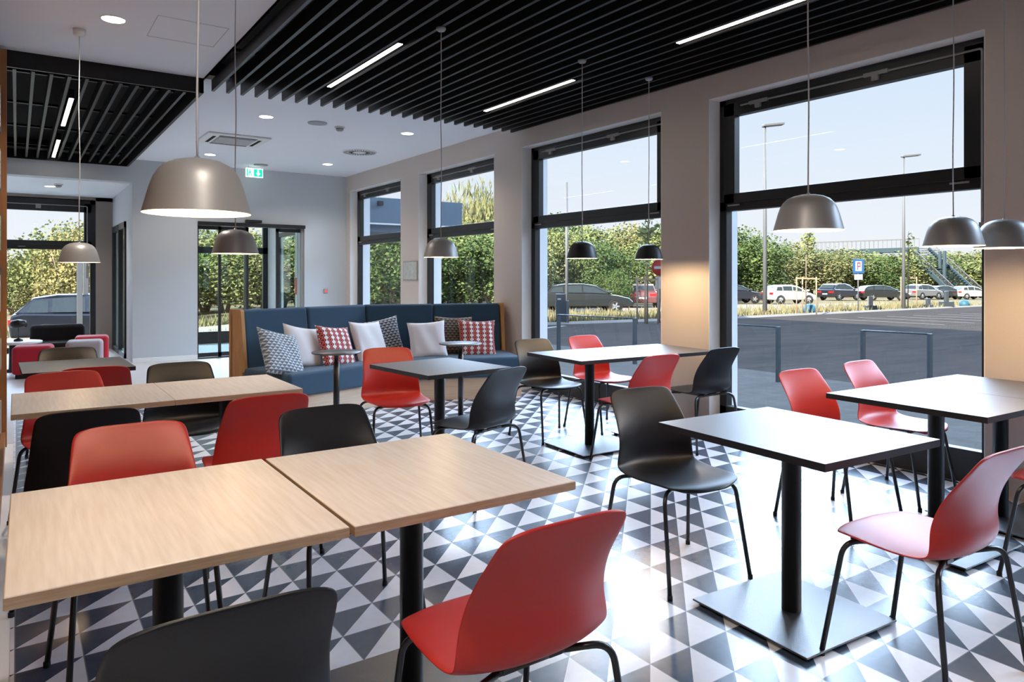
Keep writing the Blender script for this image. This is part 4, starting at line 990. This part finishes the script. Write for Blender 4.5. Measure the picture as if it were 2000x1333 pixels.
car_at(1058, 42, -25, 'paint_silver', 'suv', 'grey car behind the graphite estate, mostly hidden')
car_at(1256, 46, 45, 'paint_wine', 'hatch', 'dark wine red car seen from behind between the sapling stakes')
car_at(1432, 57, -30, 'paint_navy', 'estate', 'dark car cut off by the left frame of the largest window')
car_at(1541, 56, -25, 'paint_white', 'hatch', 'small white hatchback in the car park')
car_at(1640, 70, -5, 'paint_navy', 'suv', 'dark blue suv right of the white hatchback')
car_at(1722, 71, -32, 'paint_graphite', 'estate', 'long dark car behind the parking sign')
car_at(1802, 78, -10, 'paint_silver', 'suv', 'silver car behind the farther street lamp')
car_at(1845, 80, -20, 'paint_graphite', 'hatch', 'dark grey car near the foot of the footbridge stairs')
car_at(1895, 80, -25, 'paint_white', 'hatch', 'pale car at the right end of the parked row')
car(2.05, 26.2, -2, 'paint_navy', 'suv', 'dark blue suv outside the alcove window')

# trees and shrubs
BUSH = {}
def bush_proto(kind):
    m_, droop, seed = {'green': ('leaf_green', False, 11), 'light': ('leaf_light', False, 12), 'olive': ('leaf_olive', False, 13), 'yellow': ('leaf_yellow', False, 14), 'willow': ('leaf_olive', True, 15), 'mixed': ('leaf_light', False, 16)}[kind]
    t = empty('shrub' if kind != 'willow' else 'weeping_birch')
    leaves((0, 0, .54), (.56, .56, .46), 9500 if kind != 'willow' else 9000, .0195 if kind != 'willow' else .015, m_, seed, 13, droop).build('foliage', t)
    rnd = random.Random(seed); mb = MB()
    for k in range(5):
        a = rnd.uniform(0, 6.28); q = rnd.uniform(.1, .3)
        mb.tube([(0.02 * math.cos(a), .02 * math.sin(a), 0), (q * .5 * math.cos(a), q * .5 * math.sin(a), .3), (q * math.cos(a), q * math.sin(a), .75)], [.018, .012, .004], 'bark', 6)
    mb.build('stems', t)
    return t
def tree(px, d, wid, hgt, kind, label, group):
    X, Y, z = spot(px, d)
    if kind not in BUSH: BUSH[kind] = o = bush_proto(kind)
    else: o = copy_tree(BUSH[kind])
    o.location = (X, Y, z - .1); o.scale = (wid, wid, hgt); o.rotation_euler = (0, 0, random.uniform(0, 6.28))
    tag(o, label, 'tree' if kind == 'willow' else 'shrub', group)
GW = {'green': 'dense dark green shrub', 'light': 'fresh light green shrub', 'olive': 'dusty olive shrub', 'yellow': 'yellowish green shrub', 'mixed': 'light green spreading shrub', 'willow': 'tall pale weeping birch'}
def belt(lst, where, group):
    ORD = ['first', 'second', 'third', 'fourth', 'fifth', 'sixth', 'seventh', 'eighth', 'ninth']; n_ = {}
    for px, d, w_, h_, k in sorted(lst):
        tree(px, d, w_, h_, k, '%s %s, %s of its colour from the left' % (GW[k], where, ORD[n_.get(k, 0)]), group); n_[k] = n_.get(k, 0) + 1
belt([(1445, 78, 9, 7.6, 'light'), (1475, 70, 8, 6.6, 'green'), (1510, 85, 9, 6.6, 'olive'), (1550, 90, 10, 6.4, 'light'), (1590, 88, 10, 6.0, 'olive'), (1625, 92, 10, 6.4, 'light'), (1660, 95, 10, 6.6, 'light'), (1700, 92, 10, 5.6, 'green'), (1735, 96, 11, 5.8, 'mixed'), (1770, 100, 11, 6.0, 'green'), (1805, 105, 11, 6.2, 'olive'), (1845, 108, 13, 6.2, 'green'), (1885, 105, 12, 7.0, 'olive'), (1925, 105, 12, 7.4, 'light'), (1970, 100, 14, 7.5, 'light'),
      (1530, 100, 12, 6.6, 'green'), (1610, 105, 13, 6.4, 'mixed'), (1690, 108, 13, 6.4, 'light'), (1840, 118, 15, 7.2, 'mixed'), (1410, 70, 8, 7.4, 'green')], 'behind the car park', 'hedge behind the car park')
belt([(1085, 46, 4.6, 6.0, 'light'), (1120, 48, 5, 5.6, 'light'), (1160, 46, 4.4, 4.6, 'green'), (1195, 48, 4.6, 4.2, 'green'), (1140, 60, 8, 6.6, 'mixed'), (1235, 64, 7, 6.8, 'yellow'), (1275, 60, 7, 6.4, 'olive'), (1060, 50, 6, 6.8, 'green'), (1215, 75, 10, 6.4, 'olive'), (1300, 58, 8, 7.0, 'light'), (1340, 64, 9, 7, 'green'), (1195, 44, 2.6, 2.6, 'green'), (1020, 50, 7, 7, 'light')], 'behind the graphite car', 'trees behind the estate car')
belt([(700, 36, 6, 5.0, 'green'), (735, 38, 5.5, 4.6, 'light'), (765, 36, 5.5, 4.4, 'green'), (800, 42, 7, 5.2, 'light'), (850, 42, 7, 4.8, 'green'), (885, 38, 5, 4.2, 'green'), (930, 40, 5.6, 4.9, 'light'), (965, 38, 5, 4.4, 'green'), (1000, 42, 6, 5.6, 'light'), (770, 56, 9, 8.2, 'olive'), (905, 55, 8, 6.2, 'mixed')], 'outside the far windows', 'trees outside the far windows')
tree(940, 60, 9.5, 10.5, 'willow', 'tall pale weeping birch above the canopy roof, through the second window', None)
belt([(400, 44, 6, 4.4, 'green'), (440, 42, 5.2, 3.9, 'light'), (478, 44, 6, 4.2, 'mixed'), (515, 42, 6, 4.2, 'olive'), (550, 44, 7, 4.8, 'green'), (585, 44, 6, 4.6, 'light'), (420, 56, 9, 6.4, 'olive'), (500, 58, 10, 6.2, 'yellow'), (630, 46, 8, 5.2, 'green')], 'beyond the road', 'shrubs beyond the sliding door')
belt([(150, 34, 4.4, 5.0, 'yellow'), (110, 44, 6, 6.6, 'light'), (175, 44, 5, 5.2, 'light'), (60, 52, 6, 4.4, 'olive'), (25, 50, 5, 4.0, 'green'), (205, 38, 5, 6, 'yellow'), (235, 40, 6, 5.4, 'light'), (85, 42, 3.4, 2.6, 'olive')], 'outside the alcove window', 'shrubs outside the alcove')
X, Y, z = spot(60, 60)
mb = MB(); vs = []; fs = []; rnd = random.Random(9)
for i in range(25):
    for j in range(9):
        vs.append((X - 30 + 60 * i / 24, Y + j * 2.2 + rnd.uniform(-.5, .5), z + 5.0 * (j / 8) ** .7 + rnd.uniform(-.3, .3)))
for i in range(24):
    for j in range(8): a = i * 9 + j; fs.append((a, a + 9, a + 10, a + 1))
struct(mb.add(vs, fs, 'rock'), 'ground_slope')
# dry grass on the verge
rnd = random.Random(21); mb = MB(); i_ = mb.mi('dry_grass')
for k in range(16000):
    if k % 3 == 0: X = rnd.uniform(-8, 14); Y = rnd.choice([rnd.uniform(22.5, 25.3), rnd.uniform(33.2, 37)])
    elif k % 3 == 1: X = rnd.uniform(14, 62); Y = kerb(X) + .4 + abs(rnd.gauss(0, 3.2))
    else: X = rnd.uniform(14, 30); Y = kerb(X) + .4 + abs(rnd.gauss(0, 2.2))
    if abs(X - 1.6) < .6 and abs(Y - 25.3) < 1.3: continue
    h_ = rnd.uniform(.12, .45); z = zg(X, Y) - .03; a = rnd.uniform(0, PI); s_ = rnd.uniform(.02, .06)
    dx, dy = math.cos(a) * s_, math.sin(a) * s_; lx, ly = rnd.gauss(0, .10), rnd.gauss(0, .10)
    k0 = len(mb.v); mb.v += [(X - dx, Y - dy, z), (X + dx, Y + dy, z), (X + lx, Y + ly, z + h_)]; mb.f.append([k0, k0 + 1, k0 + 2]); mb.m.append(i_); mb.smooth.append(False)
tag(mb.build('dry_grass'), 'sparse dry grass on the sunlit verges outside', 'grass', kind='stuff')

# footbridge with stairs
bx0, by0 = 74.0, 56.0; bx1, by1 = 92.0, 47.0
t = empty('footbridge', (bx1, by1, 0), 0, 'blue grey steel footbridge with stairs behind the car park', 'footbridge')
D_ = Vector((spot(1545, 100)[0] - spot(1790, 96)[0], spot(1545, 100)[1] - spot(1790, 96)[1], 0)); A_ = Vector((spot(1790, 96)[0], spot(1790, 96)[1], 0))
t.location = A_; u_ = D_.normalized(); n_ = Vector((-u_.y, u_.x, 0)); Ln = D_.length
def bar(mb, p, q, w_, h_, m):
    p = Vector(p); q = Vector(q); d = (q - p); L_ = d.length; x = d.normalized(); y = Vector((0, 0, 1)).cross(x).normalized(); zz = x.cross(y)
    M = Matrix.Identity(4)
    for i in range(3): M[i][0] = x[i]; M[i][1] = y[i]; M[i][2] = zz[i]; M[i][3] = p[i]
    return mb.box((0, -w_ / 2, -h_ / 2), (L_, w_ / 2, h_ / 2), m, M)
mb = MB()
for s_ in (-1.2, 1.2): bar(mb, n_ * s_ + Vector((0, 0, 4.9)), u_ * Ln + n_ * s_ + Vector((0, 0, 4.5)), .12, .55, 'bridge_blue')
bar(mb, Vector((0, 0, 5.2)), u_ * Ln + Vector((0, 0, 4.8)), 2.3, .08, 'bridge_blue'); mb.build('deck', t)
mb = MB()
for s_ in (-1.2, 1.2):
    bar(mb, n_ * s_ + Vector((0, 0, 6.35)), u_ * Ln + n_ * s_ + Vector((0, 0, 5.95)), .07, .07, 'galvanised')
    for k in range(int(Ln / .55)):
        f = k * .55 / Ln; zz = 5.3 - .4 * f; p = u_ * (k * .55) + n_ * s_; bar(mb, p + Vector((0, 0, zz)), p + Vector((0, 0.0001, zz + 1.05)), .03, .03, 'galvanised')
mb.build('railing', t)
mb = MB(); e0 = -u_; 
bot = Vector((spot(1895, 88)[0], spot(1895, 88)[1], zg(100, 30))) - A_
top_ = Vector((0, 0, 5.1)); nst = 26; sd = Vector((bot.x, bot.y, 0)).normalized(); sn = Vector((-sd.y, sd.x, 0))
for s_ in (-2.0, 2.0): bar(mb, top_ + sn * s_, bot + sn * s_, .12, .5, 'bridge_blue')
for k in range(nst):
    p = top_ + (bot - top_) * (k / nst); bar(mb, p - sn * 2.0, p + sn * 2.0, .35, .06, 'bridge_blue')
mb.build('stairs', t)
mb = MB()
for s_ in (-2.0, 2.0):
    bar(mb, top_ + sn * s_ + Vector((0, 0, 1.1)), bot + sn * s_ + Vector((0, 0, 1.1)), .07, .07, 'galvanised')
    for k in range(0, 40): p = top_ + (bot - top_) * (k / 40) + sn * s_; bar(mb, p, p + Vector((0, .0001, 1.1)), .03, .03, 'galvanised')
mb.build('railing', t)
mb = MB()
for p in (Vector((0, 0, 0)), u_ * (Ln * .98), bot * .5):
    for s_ in (-.9, .9): q = Vector((p.x, p.y, 0)) + n_ * s_; zt_p = 4.6 if p.length < 5 or (p - u_ * (Ln * .98)).length < 1 else 2.2; bar(mb, q + Vector((0, 0, -1.4)), q + Vector((0, .0001, zt_p)), .3, .3, 'bridge_blue')
mb.build('pier', t)
